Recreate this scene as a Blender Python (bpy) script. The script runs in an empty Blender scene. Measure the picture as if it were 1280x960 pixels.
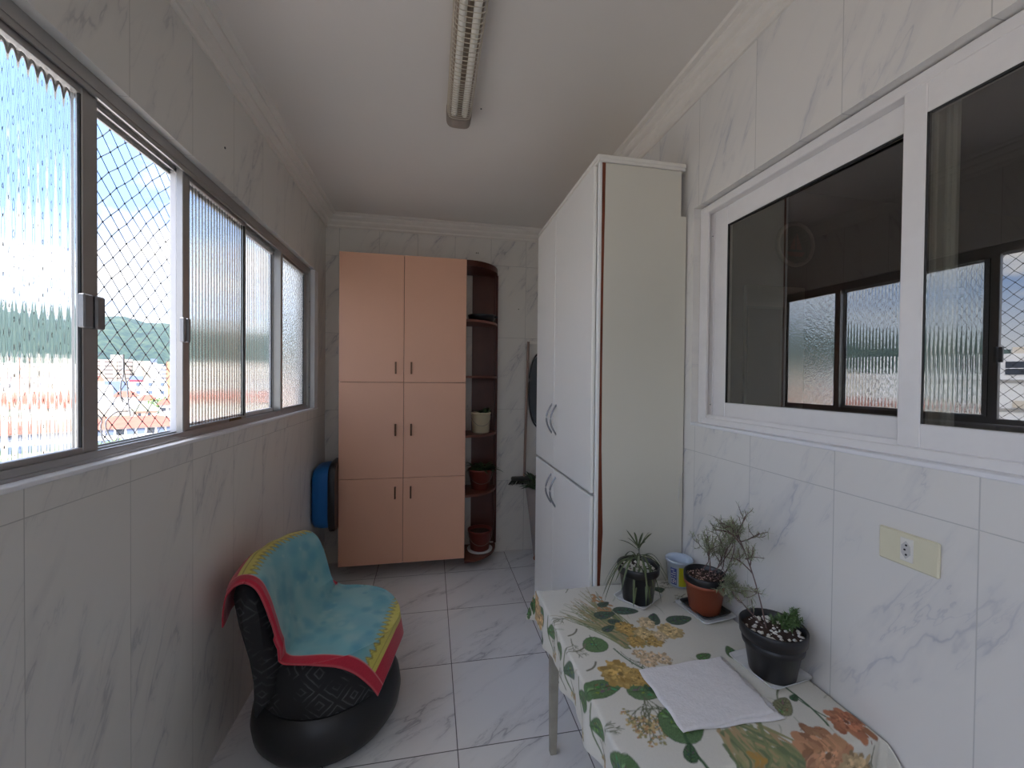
import bpy, math, random
import numpy as np
from mathutils import Vector, Matrix
PI = math.pi
sc = bpy.context.scene
COL = sc.collection
rnd = random.Random(7)

# ------------------------------------------------------------------ mesh helpers
class MB:
    def __init__(s): s.v=[]; s.f=[]; s.sm=[]; s.mi=[]
    def add(s, vs, fs, smooth=False, m=0):
        o=len(s.v); s.v+= [tuple(p) for p in vs]
        for f in fs: s.f.append(tuple(i+o for i in f)); s.sm.append(smooth); s.mi.append(m)
        return s
    def box(s, x0,x1,y0,y1,z0,z1,m=0,bev=0.0):
        if bev>0: return s.rbox(x0,x1,y0,y1,z0,z1,bev,m)
        v=[(x0,y0,z0),(x1,y0,z0),(x1,y1,z0),(x0,y1,z0),(x0,y0,z1),(x1,y0,z1),(x1,y1,z1),(x0,y1,z1)]
        return s.add(v,[(0,3,2,1),(4,5,6,7),(0,1,5,4),(1,2,6,5),(2,3,7,6),(3,0,4,7)],False,m)
    def rbox(s,x0,x1,y0,y1,z0,z1,b,m=0):
        b=min(b,(x1-x0)*.49,(y1-y0)*.49,(z1-z0)*.49)
        def ring(i,z): return [(x0+i+b-i*1,y0+i,z),(x1-b,y0+i,z),(x1-i,y0+b,z),(x1-i,y1-b,z),(x1-b,y1-i,z),(x0+b,y1-i,z),(x0+i,y1-b,z),(x0+i,y0+b,z)]
        rs=[ring(b*.9,z0),ring(0,z0+b),ring(0,z1-b),ring(b*.9,z1)]
        v=[p for r in rs for p in r]; f=[]
        for k in range(3):
            for i in range(8): f.append((k*8+i,k*8+(i+1)%8,(k+1)*8+(i+1)%8,(k+1)*8+i))
        f.append(tuple(range(7,-1,-1))); f.append(tuple(range(24,32)))
        return s.add(v,f,False,m)
    def loft(s, rings, smooth=True, caps=(True,True), m=0, closed=True):
        n=len(rings[0]); v=[p for r in rings for p in r]; f=[]
        for k in range(len(rings)-1):
            for i in range(n if closed else n-1):
                j=(i+1)%n; f.append((k*n+i,k*n+j,(k+1)*n+j,(k+1)*n+i))
        s.add(v,f,smooth,m)
        o=len(s.v)-len(v)
        if caps[0]: s.add(list(rings[0]),[tuple(range(n-1,-1,-1))],False,m)
        if caps[1]: s.add(list(rings[-1]),[tuple(range(n))],False,m)
        return s
    def lathe(s, prof, c=(0,0,0), seg=32, smooth=True, caps=(True,True), m=0, sx=1, sy=1, a0=0):
        rings=[[(c[0]+r*sx*math.cos(2*PI*i/seg+a0),c[1]+r*sy*math.sin(2*PI*i/seg+a0),c[2]+z) for i in range(seg)] for r,z in prof]
        return s.loft(rings,smooth,caps,m)
    def tube(s, pts, r, seg=6, smooth=True, m=0, caps=True):
        pts=[Vector(p) for p in pts]; n=len(pts); rr=r if isinstance(r,(list,tuple)) else [r]*n
        up=Vector((0,0,1)); rings=[]
        for i in range(n):
            t=(pts[min(i+1,n-1)]-pts[max(i-1,0)]); t=t.normalized() if t.length>1e-9 else Vector((0,0,1))
            a=t.cross(up)
            if a.length<.05: a=t.cross(Vector((1,0,0)))
            a.normalize(); b=a.cross(t)
            rings.append([tuple(pts[i]+(a*math.cos(2*PI*k/seg)+b*math.sin(2*PI*k/seg))*rr[i]) for k in range(seg)])
        return s.loft(rings,smooth,(caps,caps),m)
    def prism(s, poly, ax, a, b, m=0, smooth=False):
        # poly in the two other axes (order x,y,z minus ax)
        def p(u,v,w):
            return {0:(w,u,v),1:(u,w,v),2:(u,v,w)}[ax]
        n=len(poly); A=[p(u,v,a) for u,v in poly]; B=[p(u,v,b) for u,v in poly]
        s.add(A+B,[(i,(i+1)%n,n+(i+1)%n,n+i) for i in range(n)],smooth,m)
        s.add(A,[tuple(range(n-1,-1,-1))],False,m); s.add(B,[tuple(range(n))],False,m)
        return s
    def strip(s, pts, w, nrm=None, m=0):
        # thin folded blade: pts list, w widths
        pts=[Vector(p) for p in pts]; v=[];f=[]
        for i,p in enumerate(pts):
            t=(pts[min(i+1,len(pts)-1)]-pts[max(i-1,0)]).normalized()
            a=t.cross(Vector((0,0,1)))
            if a.length<.05: a=Vector((1,0,0))
            a.normalize(); n=a.cross(t)*(-1)
            ww=w[i]
            v+=[tuple(p-a*ww/2),tuple(p+n*(-ww*.18)),tuple(p+a*ww/2)]
        for i in range(len(pts)-1):
            k=i*3; f+=[(k,k+1,k+4,k+3),(k+1,k+2,k+5,k+4)]
        return s.add(v,f,True,m)
    def xf(s, M):
        s.v=[tuple(M@Vector(p)) for p in s.v]; return s

ORG={}
def obj(name, mb, mat, parent=None, local=False, fix=True):
    me=bpy.data.meshes.new(name)
    o0=ORG.get(parent.name,(0,0,0)) if (parent is not None and not local) else (0,0,0)
    vs=[(p[0]-o0[0],p[1]-o0[1],p[2]-o0[2]) for p in mb.v]
    me.from_pydata(vs,[],mb.f); me.polygons.foreach_set('use_smooth',mb.sm)
    for m in (mat if isinstance(mat,(list,tuple)) else [mat]): me.materials.append(m)
    if any(mb.mi): me.polygons.foreach_set('material_index',mb.mi)
    if fix:
        import bmesh
        bm=bmesh.new(); bm.from_mesh(me); bmesh.ops.recalc_face_normals(bm,faces=bm.faces); bm.to_mesh(me); bm.free()
    me.update()
    o=bpy.data.objects.new(name,me); COL.objects.link(o)
    if parent is not None: o.parent=parent
    ORG[o.name]=o0
    return o
def thing(name, label, cat, loc=(0,0,0), rz=0, group=None, kind=None):
    o=bpy.data.objects.new(name,None); o.empty_display_size=.05; COL.objects.link(o)
    o.location=loc; o.rotation_euler=(0,0,rz); ORG[o.name]=tuple(loc)
    if label: o['label']=label
    if cat: o['category']=cat
    if group: o['group']=group
    if kind: o['kind']=kind
    return o
def tag(o,label=None,cat=None,group=None,kind=None):
    if label: o['label']=label
    if cat: o['category']=cat
    if group: o['group']=group
    if kind: o['kind']=kind
    return o
def struct(name, mb, mat, parent=None, label=None):
    o=obj(name,mb,mat,parent)
    if parent is None: o['kind']='structure'
    if label: o['label']=label
    return o
def rrect(w,d,r,z,n=5,c=(0,0)):
    out=[]
    for k,(sx,sy) in enumerate(((1,1),(-1,1),(-1,-1),(1,-1))):
        for i in range(n+1):
            a=PI/2*k+PI/2*i/n
            out.append((c[0]+sx*(w/2-r)+r*math.cos(a),c[1]+sy*(d/2-r)+r*math.sin(a),z))
    return out

# ------------------------------------------------------------------ materials
def nt(name):
    m=bpy.data.materials.new(name); m.use_nodes=True; t=m.node_tree; t.nodes.clear(); return m,t
class N:
    def __init__(s,t): s.t=t
    def __call__(s,kind,**kw):
        n=s.t.nodes.new('ShaderNode'+kind)
        for k,v in kw.items():
            if k.startswith('i_'):
                key=k[2:]; key=int(key) if key.isdigit() else key.replace('_',' ')
                s.put(n,key,v)
            else: setattr(n,k,v)
        return n
    def put(s,n,key,v):
        if isinstance(v,bpy.types.NodeSocket): s.t.links.new(v,n.inputs[key])
        elif isinstance(v,bpy.types.Node): s.t.links.new(v.outputs[0],n.inputs[key])
        else: n.inputs[key].default_value=v
    def math(s,op,a,b=None,c=None,clamp=False):
        n=s.t.nodes.new('ShaderNodeMath'); n.operation=op; n.use_clamp=clamp
        s.put(n,0,a)
        if b is not None: s.put(n,1,b)
        if c is not None: s.put(n,2,c)
        return n.outputs[0]
    def mix(s,f,a,b,mode='MIX'):
        n=s.t.nodes.new('ShaderNodeMix'); n.data_type='RGBA'; n.blend_type=mode
        s.put(n,0,f); s.put(n,6,a); s.put(n,7,b); return n.outputs[2]
    def ramp(s,f,stops,interp='LINEAR'):
        n=s.t.nodes.new('ShaderNodeValToRGB'); n.color_ramp.interpolation=interp
        e=n.color_ramp.elements
        while len(e)<len(stops): e.new(.5)
        for i,(p,c) in enumerate(stops): e[i].position=p; e[i].color=(c if len(c)==4 else (*c,1))
        s.put(n,0,f); return n.outputs[0]
def c4(c): return (c[0],c[1],c[2],1)
def out(t,sh):
    o=t.nodes.new('ShaderNodeOutputMaterial'); t.links.new(sh.outputs[0],o.inputs[0])
def M(name,col,rough=.5,metal=0,spec=.5,noise=0,nscale=30,bump=0,bscale=200,coat=0,sheen=0):
    m,t=nt(name); n=N(t)
    tc=n('TexCoord'); base=c4(col)
    p=n('BsdfPrincipled',i_Roughness=rough,i_Metallic=metal)
    p.inputs['Specular IOR Level'].default_value=spec
    ns=n('TexNoise',i_Scale=nscale,i_Detail=4.0); t.links.new(tc.outputs['Object'],ns.inputs['Vector'])
    k=noise if noise else .04
    lo=c4([x*(1-k) for x in col]); hi=c4([min(1,x*(1+k)) for x in col])
    t.links.new(n.mix(ns.outputs[0],lo,hi),p.inputs['Base Color'])
    if coat: p.inputs['Coat Weight'].default_value=coat
    if sheen: p.inputs['Sheen Weight'].default_value=sheen
    if bump:
        nb=n('TexNoise',i_Scale=bscale,i_Detail=3.0); t.links.new(tc.outputs['Object'],nb.inputs['Vector'])
        b=n('Bump',i_Strength=bump,i_Distance=.002); t.links.new(nb.outputs[0],b.inputs['Height']); t.links.new(b.outputs[0],p.inputs['Normal'])
    out(t,p); return m
def tile(name, axes, size, off, base, vein, grout, gw=.0022, rough=.25, ang=.55, vs=1.0, vstr=1.0, bevel=.15):
    """marble-veined tiles laid out in world position; axes = the two world axes"""
    m,t=nt(name); n=N(t)
    g=n('NewGeometry'); sp=n('SeparateXYZ',i_0=g.outputs['Position'])
    U,V=sp.outputs[axes[0]],sp.outputs[axes[1]]
    cells=[];edge=[]
    for s_,sz,of in ((U,size[0],off[0]),(V,size[1],off[1])):
        q=n.math('DIVIDE',n.math('SUBTRACT',s_,of),sz)
        fl=n.math('FLOOR',q); fr=n.math('SUBTRACT',q,fl)
        d=n.math('MULTIPLY',n.math('MINIMUM',fr,n.math('SUBTRACT',1.0,fr)),sz)
        cells.append(fl); edge.append(d)
    ed=n.math('MINIMUM',edge[0],edge[1])
    cb=n('CombineXYZ',i_0=cells[0],i_1=cells[1])
    wn=n('TexWhiteNoise',noise_dimensions='3D'); t.links.new(cb.outputs[0],wn.inputs[0])
    pos=n('CombineXYZ',i_0=U,i_1=V)
    offv=n('VectorMath',operation='SCALE'); t.links.new(wn.outputs['Color'],offv.inputs[0]); offv.inputs['Scale'].default_value=13.0
    addv=n('VectorMath',operation='ADD'); t.links.new(pos.outputs[0],addv.inputs[0]); t.links.new(offv.outputs[0],addv.inputs[1])
    mp=n('Mapping',vector_type='TEXTURE'); t.links.new(addv.outputs[0],mp.inputs[0]); mp.inputs['Rotation'].default_value=(0,0,ang); mp.inputs['Scale'].default_value=(1/(4.2*vs),1/(.9*vs),1)
    mask=n('TexNoise',i_Scale=2.3,i_Detail=2.0); t.links.new(mp.outputs[0],mask.inputs['Vector'])
    tot=None
    for sc_,w,dist,st in ((1.35,.016,.22,1.0),(2.7,.012,.2,.55)):
        ns=n('TexNoise',i_Scale=sc_,i_Detail=5.0,i_Roughness=.55,i_Distortion=dist); t.links.new(mp.outputs[0],ns.inputs['Vector'])
        a=n.math('ABSOLUTE',n.math('SUBTRACT',ns.outputs[0],.5))
        v=n.math('SUBTRACT',1.0,n.math('DIVIDE',a,w),clamp=True)
        wide=n.math('MULTIPLY',n.math('SUBTRACT',1.0,n.math('DIVIDE',a,w*4.5),clamp=True),.35)
        v=n.math('MULTIPLY',n.math('MAXIMUM',v,wide),st)
        tot=v if tot is None else n.math('MAXIMUM',tot,v)
    mk=n.math('MULTIPLY',n.math('SUBTRACT',mask.outputs[0],.47),7.0,clamp=True)
    tot=n.math('MULTIPLY',n.math('MULTIPLY',tot,mk),vstr,clamp=True)
    cloud=n('TexNoise',i_Scale=2.0,i_Detail=3.0); t.links.new(addv.outputs[0],cloud.inputs['Vector'])
    basec=n.mix(n.math('MULTIPLY',cloud.outputs[0],.5),c4(base),c4([x*.93 for x in base]))
    c=n.mix(tot,basec,c4(vein))
    gf=n.math('LESS_THAN',ed,gw)
    c=n.mix(gf,c,c4(grout))
    p=n('BsdfPrincipled'); t.links.new(c,p.inputs['Base Color'])
    t.links.new(n.math('ADD',n.math('MULTIPLY',gf,.5),rough),p.inputs['Roughness'])
    b=n('Bump',i_Strength=.25,i_Distance=.001); t.links.new(n.math('DIVIDE',ed,gw*2,clamp=True),b.inputs['Height']); t.links.new(b.outputs[0],p.inputs['Normal'])
    out(t,p); return m

WB=(.74,.715,.665)
tile_left=tile('tile_left',(1,2),(.31,1.485),(1.343-3.1,1.2-14.85),WB,(.43,.42,.42),(.50,.485,.45),gw=.0012,rough=.33,ang=-.38,vstr=.8)
tile_right=tile('tile_right',(1,2),(.31,1.485),(.953-3.1,1.2-14.85),(.77,.75,.715),(.45,.46,.50),(.55,.54,.52),gw=.0012,rough=.3,ang=.52)
tile_far=tile('tile_far',(0,2),(.305,.615),(.497-3.05,1.235-6.15),WB,(.42,.41,.42),(.46,.45,.42),gw=.0014,rough=.33,ang=-.6)
tile_floor=tile('tile_floor',(0,1),(.515,.515),(.117-5.15,1.662-5.15),(.74,.735,.73),(.42,.42,.44),(.12,.12,.12),gw=.0022,rough=.22,ang=-.95,vs=1.0,vstr=1.0)
m_ceil=M('ceiling_paint',(.76,.715,.66),.8,noise=.02,nscale=3)
m_crown=M('crown_plaster',(.78,.74,.68),.6)
m_sill=M('white_stone_sill',(.82,.82,.84),.3)
m_alu=M('aluminium',(.44,.43,.42),.38,metal=.75,noise=.06,nscale=15)
m_aludk=M('latch_metal',(.30,.30,.31),.35,metal=.8)
m_walu=M('white_lacquered_frame',(.82,.80,.79),.3)
m_rub=M('black_gasket',(.02,.02,.02),.6)
m_peach=M('peach_laminate',(.72,.40,.27),.45,noise=.03,nscale=4)
m_peachin=M('dark_carcass',(.12,.05,.03),.6)
m_mahog=M('mahogany',(.075,.017,.010),.35,noise=.35,nscale=9)
m_shelf=M('mahogany_edge',(.16,.055,.035),.4,noise=.2,nscale=12)
m_bronze=M('bronze_handle',(.12,.06,.035),.35,metal=.7)
m_wlam=M('white_laminate',(.82,.81,.77),.35,noise=.015)
m_wside=M('ivory_side_panel',(.70,.68,.59),.45,noise=.03,nscale=3)
m_hand=M('grey_handle',(.28,.29,.31),.35,metal=.6)
m_redwood=M('red_brown_wood',(.16,.035,.012),.45,noise=.35,nscale=6)
m_lampw=M('tube_white',(.83,.80,.72),.3)
m_lampgrille=M('grille_plastic',(.62,.56,.46),.35)
m_lamptray=M('lamp_tray',(.40,.33,.26),.5)
m_lampcap=M('lamp_cap',(.30,.25,.21),.5)
m_blk=M('black_plastic',(.012,.012,.014),.35,coat=.1)
m_terra=M('terracotta_plastic',(.30,.075,.035),.45,noise=.1)
m_redpl=M('dark_red_plastic',(.20,.035,.025),.45)
m_creampl=M('cream_plastic',(.70,.62,.42),.4)
m_foam=M('white_foam',(.78,.78,.77),.5)
m_leaf=M('leaf_dark',(.045,.085,.03),.45,noise=.4,nscale=20)
m_leaf2=M('leaf_greygreen',(.30,.33,.20),.6,noise=.4,nscale=40)
m_leaf3=M('leaf_bright',(.09,.17,.05),.5,noise=.4,nscale=30)
m_stem=M('stem_brown',(.16,.10,.09),.7)
m_soil=M('soil',(.06,.035,.025),.95,noise=.6,nscale=120,bump=1,bscale=150)
m_perl=M('perlite',(.85,.82,.75),.9)
m_legw=M('weathered_wood',(.36,.34,.28),.7,noise=.25,nscale=25,bump=.3,bscale=60)
m_blue=M('blue_plastic',(.008,.13,.40),.4)
m_outlet=M('cream_outlet',(.74,.70,.52),.35)
m_outw=M('white_socket',(.78,.76,.70),.35)
m_planter=M('stone_planter',(.32,.27,.24),.7,noise=.08)
m_foot=M('brown_foot',(.30,.12,.06),.5)
m_broomw=M('broom_handle',(.30,.20,.16),.5)
m_bris=M('bristles',(.03,.03,.025),.9,bump=1,bscale=300)
m_mesh=M('dark_grey_fabric',(.07,.08,.09),.7,noise=.1)
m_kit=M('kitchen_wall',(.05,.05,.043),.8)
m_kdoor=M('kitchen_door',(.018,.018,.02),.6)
m_kfr=M('kitchen_door_surround',(.42,.40,.35),.6)
m_cord=M('net_cord',(.12,.115,.11),.8)
m_knot=M('net_knot',(.03,.03,.03),.8)
m_cable=M('grey_cable',(.75,.73,.70),.6)
m_tubw=M('tub_plastic',(.62,.70,.80),.3)
m_tuby=M('tub_yellow_print',(.62,.58,.02),.4)
m_tubb=M('tub_blue_print',(.10,.14,.38),.4)
m_terry=M('terry_cloth',(.74,.72,.72),.95,noise=.10,nscale=90,bump=1,bscale=170,sheen=.3)
m_vinyl=M('black_vinyl',(.013,.013,.014),.42,bump=.3,bscale=40)
m_blkrag=M('brown_gasket_board',(.20,.12,.05),.7)

# glass
def glass_flute():
    m,t=nt('fluted_glass'); n=N(t)
    g=n('BsdfGlass',i_Roughness=.02,i_IOR=1.5); g.inputs['Color'].default_value=(.975,.985,.98,1)
    out(t,g); return m
m_flute=glass_flute()
def glass_frost():
    m,t=nt('hammered_glass'); n=N(t)
    g=n('BsdfGlass',i_Roughness=.12,i_IOR=1.5); g.inputs['Color'].default_value=(.97,.985,.98,1)
    tc=n('TexCoord'); v=n('TexNoise',i_Scale=70.0,i_Detail=1.0); t.links.new(tc.outputs['Object'],v.inputs['Vector'])
    b=n('Bump',i_Strength=.5,i_Distance=.003); t.links.new(v.outputs[0],b.inputs['Height']); t.links.new(b.outputs[0],g.inputs['Normal'])
    out(t,g); return m
m_frost=glass_frost()
def glass_dark():
    m,t=nt('reflective_dark_glass'); n=N(t)
    geo=n('NewGeometry'); fr=n('Fresnel',i_IOR=2.4)
    fac=n.math('MULTIPLY',fr.outputs[0],n.math('SUBTRACT',1.0,geo.outputs['Backfacing']))
    tr=n('BsdfTransparent'); tr.inputs[0].default_value=(.66,.66,.62,1)
    gl=n('BsdfGlossy',i_Roughness=.0); gl.inputs[0].default_value=(1,1,1,1)
    mx=n('MixShader'); t.links.new(fac,mx.inputs[0]); t.links.new(tr.outputs[0],mx.inputs[1]); t.links.new(gl.outputs[0],mx.inputs[2])
    out(t,mx); return m
m_dglass=glass_dark()

def vcol(name,rough=.9,bump=.4,bscale=500,sheen=.2):
    m,t=nt(name); n=N(t)
    a=n('Attribute',attribute_name='paint'); p=n('BsdfPrincipled',i_Roughness=rough)
    p.inputs['Sheen Weight'].default_value=sheen
    p.inputs['Specular IOR Level'].default_value=.2
    tc=n('TexCoord'); nb=n('TexNoise',i_Scale=bscale,i_Detail=2.0); t.links.new(tc.outputs['Object'],nb.inputs['Vector'])
    b=n('Bump',i_Strength=bump,i_Distance=.0015); t.links.new(nb.outputs[0],b.inputs['Height']); t.links.new(b.outputs[0],p.inputs['Normal'])
    t.links.new(a.outputs['Color'],p.inputs['Base Color']); out(t,p); return m
m_floral=vcol('floral_cotton',.85,.25,600,.1)
m_towel=vcol('printed_terry',.95,.7,350,.3)

def upholstery():
    m,t=nt('patterned_black_upholstery'); n=N(t)
    tc=n('TexCoord'); mp=n('Mapping'); t.links.new(tc.outputs['Object'],mp.inputs[0])
    sp=n('SeparateXYZ',i_0=mp.outputs[0])
    ang=n.math('ARCTAN2',sp.outputs[1],sp.outputs[0])
    u=n.math('MULTIPLY',ang,2.2); v=n.math('MULTIPLY',sp.outputs[2],8.0)
    fu=n.math('ABSOLUTE',n.math('SUBTRACT',n.math('FRACT',u),.5)); fv=n.math('ABSOLUTE',n.math('SUBTRACT',n.math('FRACT',v),.5))
    d=n.math('ADD',fu,fv)
    ns=n('TexNoise',i_Scale=25.0,i_Detail=2.0); t.links.new(tc.outputs['Object'],ns.inputs['Vector'])
    d2=n.math('ADD',n.math('MULTIPLY',d,4.0),n.math('MULTIPLY',ns.outputs[0],.5))
    st=n.math('FRACT',d2)
    c=n.ramp(st,[(0,(.012,.012,.013)),(.55,(.016,.016,.018)),(.66,(.11,.11,.115)),(.8,(.08,.08,.085)),(.86,(.012,.012,.012)),(1,(.03,.03,.03))])
    ns2=n('TexNoise',i_Scale=9.0,i_Detail=3.0); t.links.new(tc.outputs['Object'],ns2.inputs['Vector'])
    c=n.mix(n.math('MULTIPLY',n.math('SUBTRACT',ns2.outputs[0],.42),4,clamp=True),(.012,.012,.013,1),c)
    p=n('BsdfPrincipled',i_Roughness=.8); t.links.new(c,p.inputs['Base Color']); out(t,p); return m
m_uph=upholstery()

def facade(name,wall,win,sx,sz,fw=.5,fh=.45):
    m,t=nt(name); n=N(t)
    tc=n('TexCoord'); sp=n('SeparateXYZ',i_0=tc.outputs['Object'])
    u=n.math('FRACT',n.math('DIVIDE',sp.outputs[0],sx)); v=n.math('FRACT',n.math('DIVIDE',sp.outputs[2],sz))
    f=n.math('MULTIPLY',n.math('LESS_THAN',u,fw),n.math('LESS_THAN',v,fh))
    c=n.mix(f,c4(wall),c4(win)); p=n('BsdfPrincipled',i_Roughness=.8); t.links.new(c,p.inputs['Base Color']); out(t,p); return m

# ------------------------------------------------------------------ camera
f_px=518.3; yaw=.1933; pit=-.01305; rol=.01003
F=Vector((math.sin(yaw)*math.cos(pit),math.cos(yaw)*math.cos(pit),math.sin(pit)))
R0=Vector((math.cos(yaw),-math.sin(yaw),0)); U0=R0.cross(F)
Rr=R0*math.cos(rol)+U0*math.sin(rol); Uu=Rr.cross(F)
cam=bpy.data.cameras.new('camera'); co=bpy.data.objects.new('camera',cam); COL.objects.link(co)
mw=Matrix((Rr,Uu,-F)).transposed().to_4x4(); mw.translation=Vector((0,0,1.5)); co.matrix_world=mw
cam.sensor_fit='HORIZONTAL'; cam.sensor_width=36; cam.lens=36*f_px/1280; cam.clip_start=.02; cam.clip_end=5000
sc.camera=co

# ------------------------------------------------------------------ room shell
XL,XR,YF,YB,ZC=-.825,1.10,3.52,-1.1,2.78
WX=-.885          # plane of the window glazing on the left
LY0,LY1,LZ0,LZ1=-.85,3.30,1.27,2.27
RY0,RY1,RZ0,RZ1=-.75,1.60,1.315,2.235
KX,KY0,KY1=5.2,-1.1,2.40
struct('floor',MB().box(XL-.16,XR+.02,YB-.1,YF+.1,-.12,0),tile_floor)
struct('ceiling',MB().box(XL-.16,XR+.16,YB-.1,YF+.15,ZC,ZC+.15),m_ceil)
w=MB()
w.box(XL-.16,XL,YB-.1,YF+.15,0,LZ0); w.box(XL-.16,XL,YB-.1,YF+.15,LZ1,ZC)
w.box(XL-.16,XL,YB-.1,LY0,LZ0,LZ1); w.box(XL-.16,XL,LY1,YF+.15,LZ0,LZ1)
struct('wall_left',w,tile_left)
w=MB()
w.box(XR,XR+.16,YB-.1,YF+.15,0,RZ0); w.box(XR,XR+.16,YB-.1,YF+.15,RZ1,ZC)
w.box(XR,XR+.16,YB-.1,RY0,RZ0,RZ1); w.box(XR,XR+.16,RY1,YF+.15,RZ0,RZ1)
struct('wall_right',w,tile_right)
struct('wall_far',MB().box(XL,XR,YF,YF+.15,0,ZC),tile_far)
struct('wall_back',MB().box(XL,XR,YB-.1,YB,0,.95).box(XL,XR,YB-.1,YB,2.35,ZC).box(XL,-.72,YB-.1,YB,.95,2.35).box(-.10,XR,YB-.1,YB,.95,2.35),M('back_wall_paint',(.8,.79,.76),.6))  # opening added in the unseen back wall to let in extra daylight
# crown moulding
prof=[(0,2.683),(.010,2.683),(.018,2.690),(.018,2.704),(.030,2.712),(.040,2.724),(.040,2.738),(.056,2.746),(.066,2.756),(.066,2.768),(.085,2.772),(.092,2.780),(0,2.780)]
struct('trim_1',MB().prism([(XL+a,z) for a,z in prof],1,YB,YF),m_crown)
struct('trim_2',MB().prism([(XR-a,z) for a,z in prof],1,YB,YF),m_crown)
struct('trim_3',MB().prism([(YF-a,z) for a,z in prof],0,XL,XR),m_crown)
# small dark drill holes in the ceiling and walls
h=MB(); h.lathe([(.004,0),(.004,.0015)],(.225,1.98,ZC-.0016),8); struct('ceiling_hole',h,m_blk)

w3=thing('added_daylight_window',None,None,(.15,YB,.95),kind='structure')  # unseen window, added behind the camera to brighten the far end
obj('window_frame',MB().box(-.72,-.10,YB-.07,YB-.03,.95,.99).box(-.72,-.10,YB-.07,YB-.03,2.31,2.35).box(-.72,-.68,YB-.07,YB-.03,.99,2.31).box(-.14,-.10,YB-.07,YB-.03,.99,2.31),m_alu,w3)
# ---- left window (window_1)
w1=thing('window_1',None,None,(WX,1.3,LZ0),kind='structure')
fr=MB()
fx0,fx1=WX-.045,WX+.03
fr.box(fx0,fx1,LY0,LY1,LZ1-.035,LZ1); fr.box(fx0,fx1,LY0,LY1,LZ0+.001,LZ0+.012)
for xx in (fx0,WX-.012,WX+.022): fr.box(xx,xx+.005,LY0,LY1,LZ0+.012,LZ0+.03)
for xx in (fx0,WX-.012,WX+.022): fr.box(xx,xx+.006,LY0,LY1,LZ1-.05,LZ1-.035)
fr.box(fx0,fx1,3.165,3.215,LZ0+.012,LZ1-.035); fr.box(fx0,fx1,LY0,LY0+.03,LZ0,LZ1)
obj('window_frame',fr,m_alu,w1)
obj('window_sill',MB().box(XL-.035,XL+.004,LY0,LY1,LZ0-.008,LZ0+.004,bev=.002),m_sill,w1)
obj('window_jamb',MB().box(XL-.14,XL-.001,3.215,LY1,LZ0,LZ1),m_sill,w1)
obj('window_screw',MB().box(fx1,fx1+.002,3.185,3.193,1.42,1.428).box(fx1,fx1+.002,3.185,3.193,2.03,2.038),m_blk,w1)
def fluted(y0,y1,z0,z1,x,p=.0225,amp=.0011,th=.004):
    mb=MB(); n=int((y1-y0)/p*10); ys=[y0+(y1-y0)*i/n for i in range(n+1)]
    a=[(x+th/2+amp*math.cos(2*PI*(y-y0)/p),y) for y in ys]
    v=[(q,y,z0) for q,y in a]+[(q,y,z1) for q,y in a]
    mb.add(v,[(i,i+1,n+2+i,n+1+i) for i in range(n)],True)
    b=[(x-th/2,y,z0) for y in ys]+[(x-th/2,y,z1) for y in ys]
    mb.add(b,[(i+1,i,n+1+i,n+2+i) for i in range(n)],True)
    return mb
def sash(y0,y1,z0,z1,x,sw=(.05,.05),rail=.032,glass='flute',d=.022,latch=None,mat=None,amp=.0007):
    s=MB(); a,b=sw
    s.box(x-d/2,x+d/2,y0,y0+a,z0,z1,bev=.002); s.box(x-d/2,x+d/2,y1-b,y1,z0,z1,bev=.002)
    s.box(x-d/2,x+d/2,y0+a,y1-b,z0,z0+rail,bev=.002); s.box(x-d/2,x+d/2,y0+a,y1-b,z1-rail,z1,bev=.002)
    so=obj('sash',s,mat or m_alu,w1)
    gy0,gy1,gz0,gz1=y0+a-.002,y1-b+.002,z0+rail-.002,z1-rail+.002
    if glass=='flute': obj('glass_pane',fluted(gy0,gy1,gz0,gz1,x,amp=amp),m_flute,so,fix=False)
    else: obj('glass_pane',MB().box(x-.003,x+.003,gy0,gy1,gz0,gz1),m_frost,so)
    g=MB()
    g.box(x+.003,x+.009,y0+a-.001,y0+a+.004,z0+rail,z1-rail); g.box(x+.003,x+.009,y1-b-.004,y1-b+.001,z0+rail,z1-rail)
    obj('glazing_gasket',g,m_rub,so)
    if latch:
        l=MB(); ly,w_=latch
        l.box(x+d/2,x+d/2+.016,ly,ly+w_*.46,1.617,1.703,bev=.003); l.box(x+d/2,x+d/2+.02,ly+w_*.52,ly+w_,1.617,1.703,bev=.004)
        obj('latch',l,m_aludk,so)
    return so
IN,OUT=WX+.008,WX-.026
Z0,Z1=LZ0+.008,LZ1-.030
sash(.46,1.291,Z0,Z1,IN,(.05,.050),.036,latch=(1.224,.064))
sash(1.674,2.185,Z0,Z1,IN,(.040,.010),.034,latch=(1.650,.036),amp=.0006)
# outer-track stile whose pale edge shows beside the open gap, then the outer fluted pane
sash(1.700,2.64,Z0+.006,Z1-.006,OUT,(.055,.02),.034,mat=m_sill,amp=.0006)
sash(2.655,3.165,Z0,Z1,IN,(.02,.06),.034,glass='frost')
obj('mullion',MB().box(WX-.04,WX+.026,2.630,2.662,LZ0+.01,LZ1-.03,bev=.002),m_alu,w1)
obj('repair_strip',MB().box(IN+.011,IN+.014,2.02,2.13,Z0+.004,Z0+.034),m_blkrag,w1)

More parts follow.
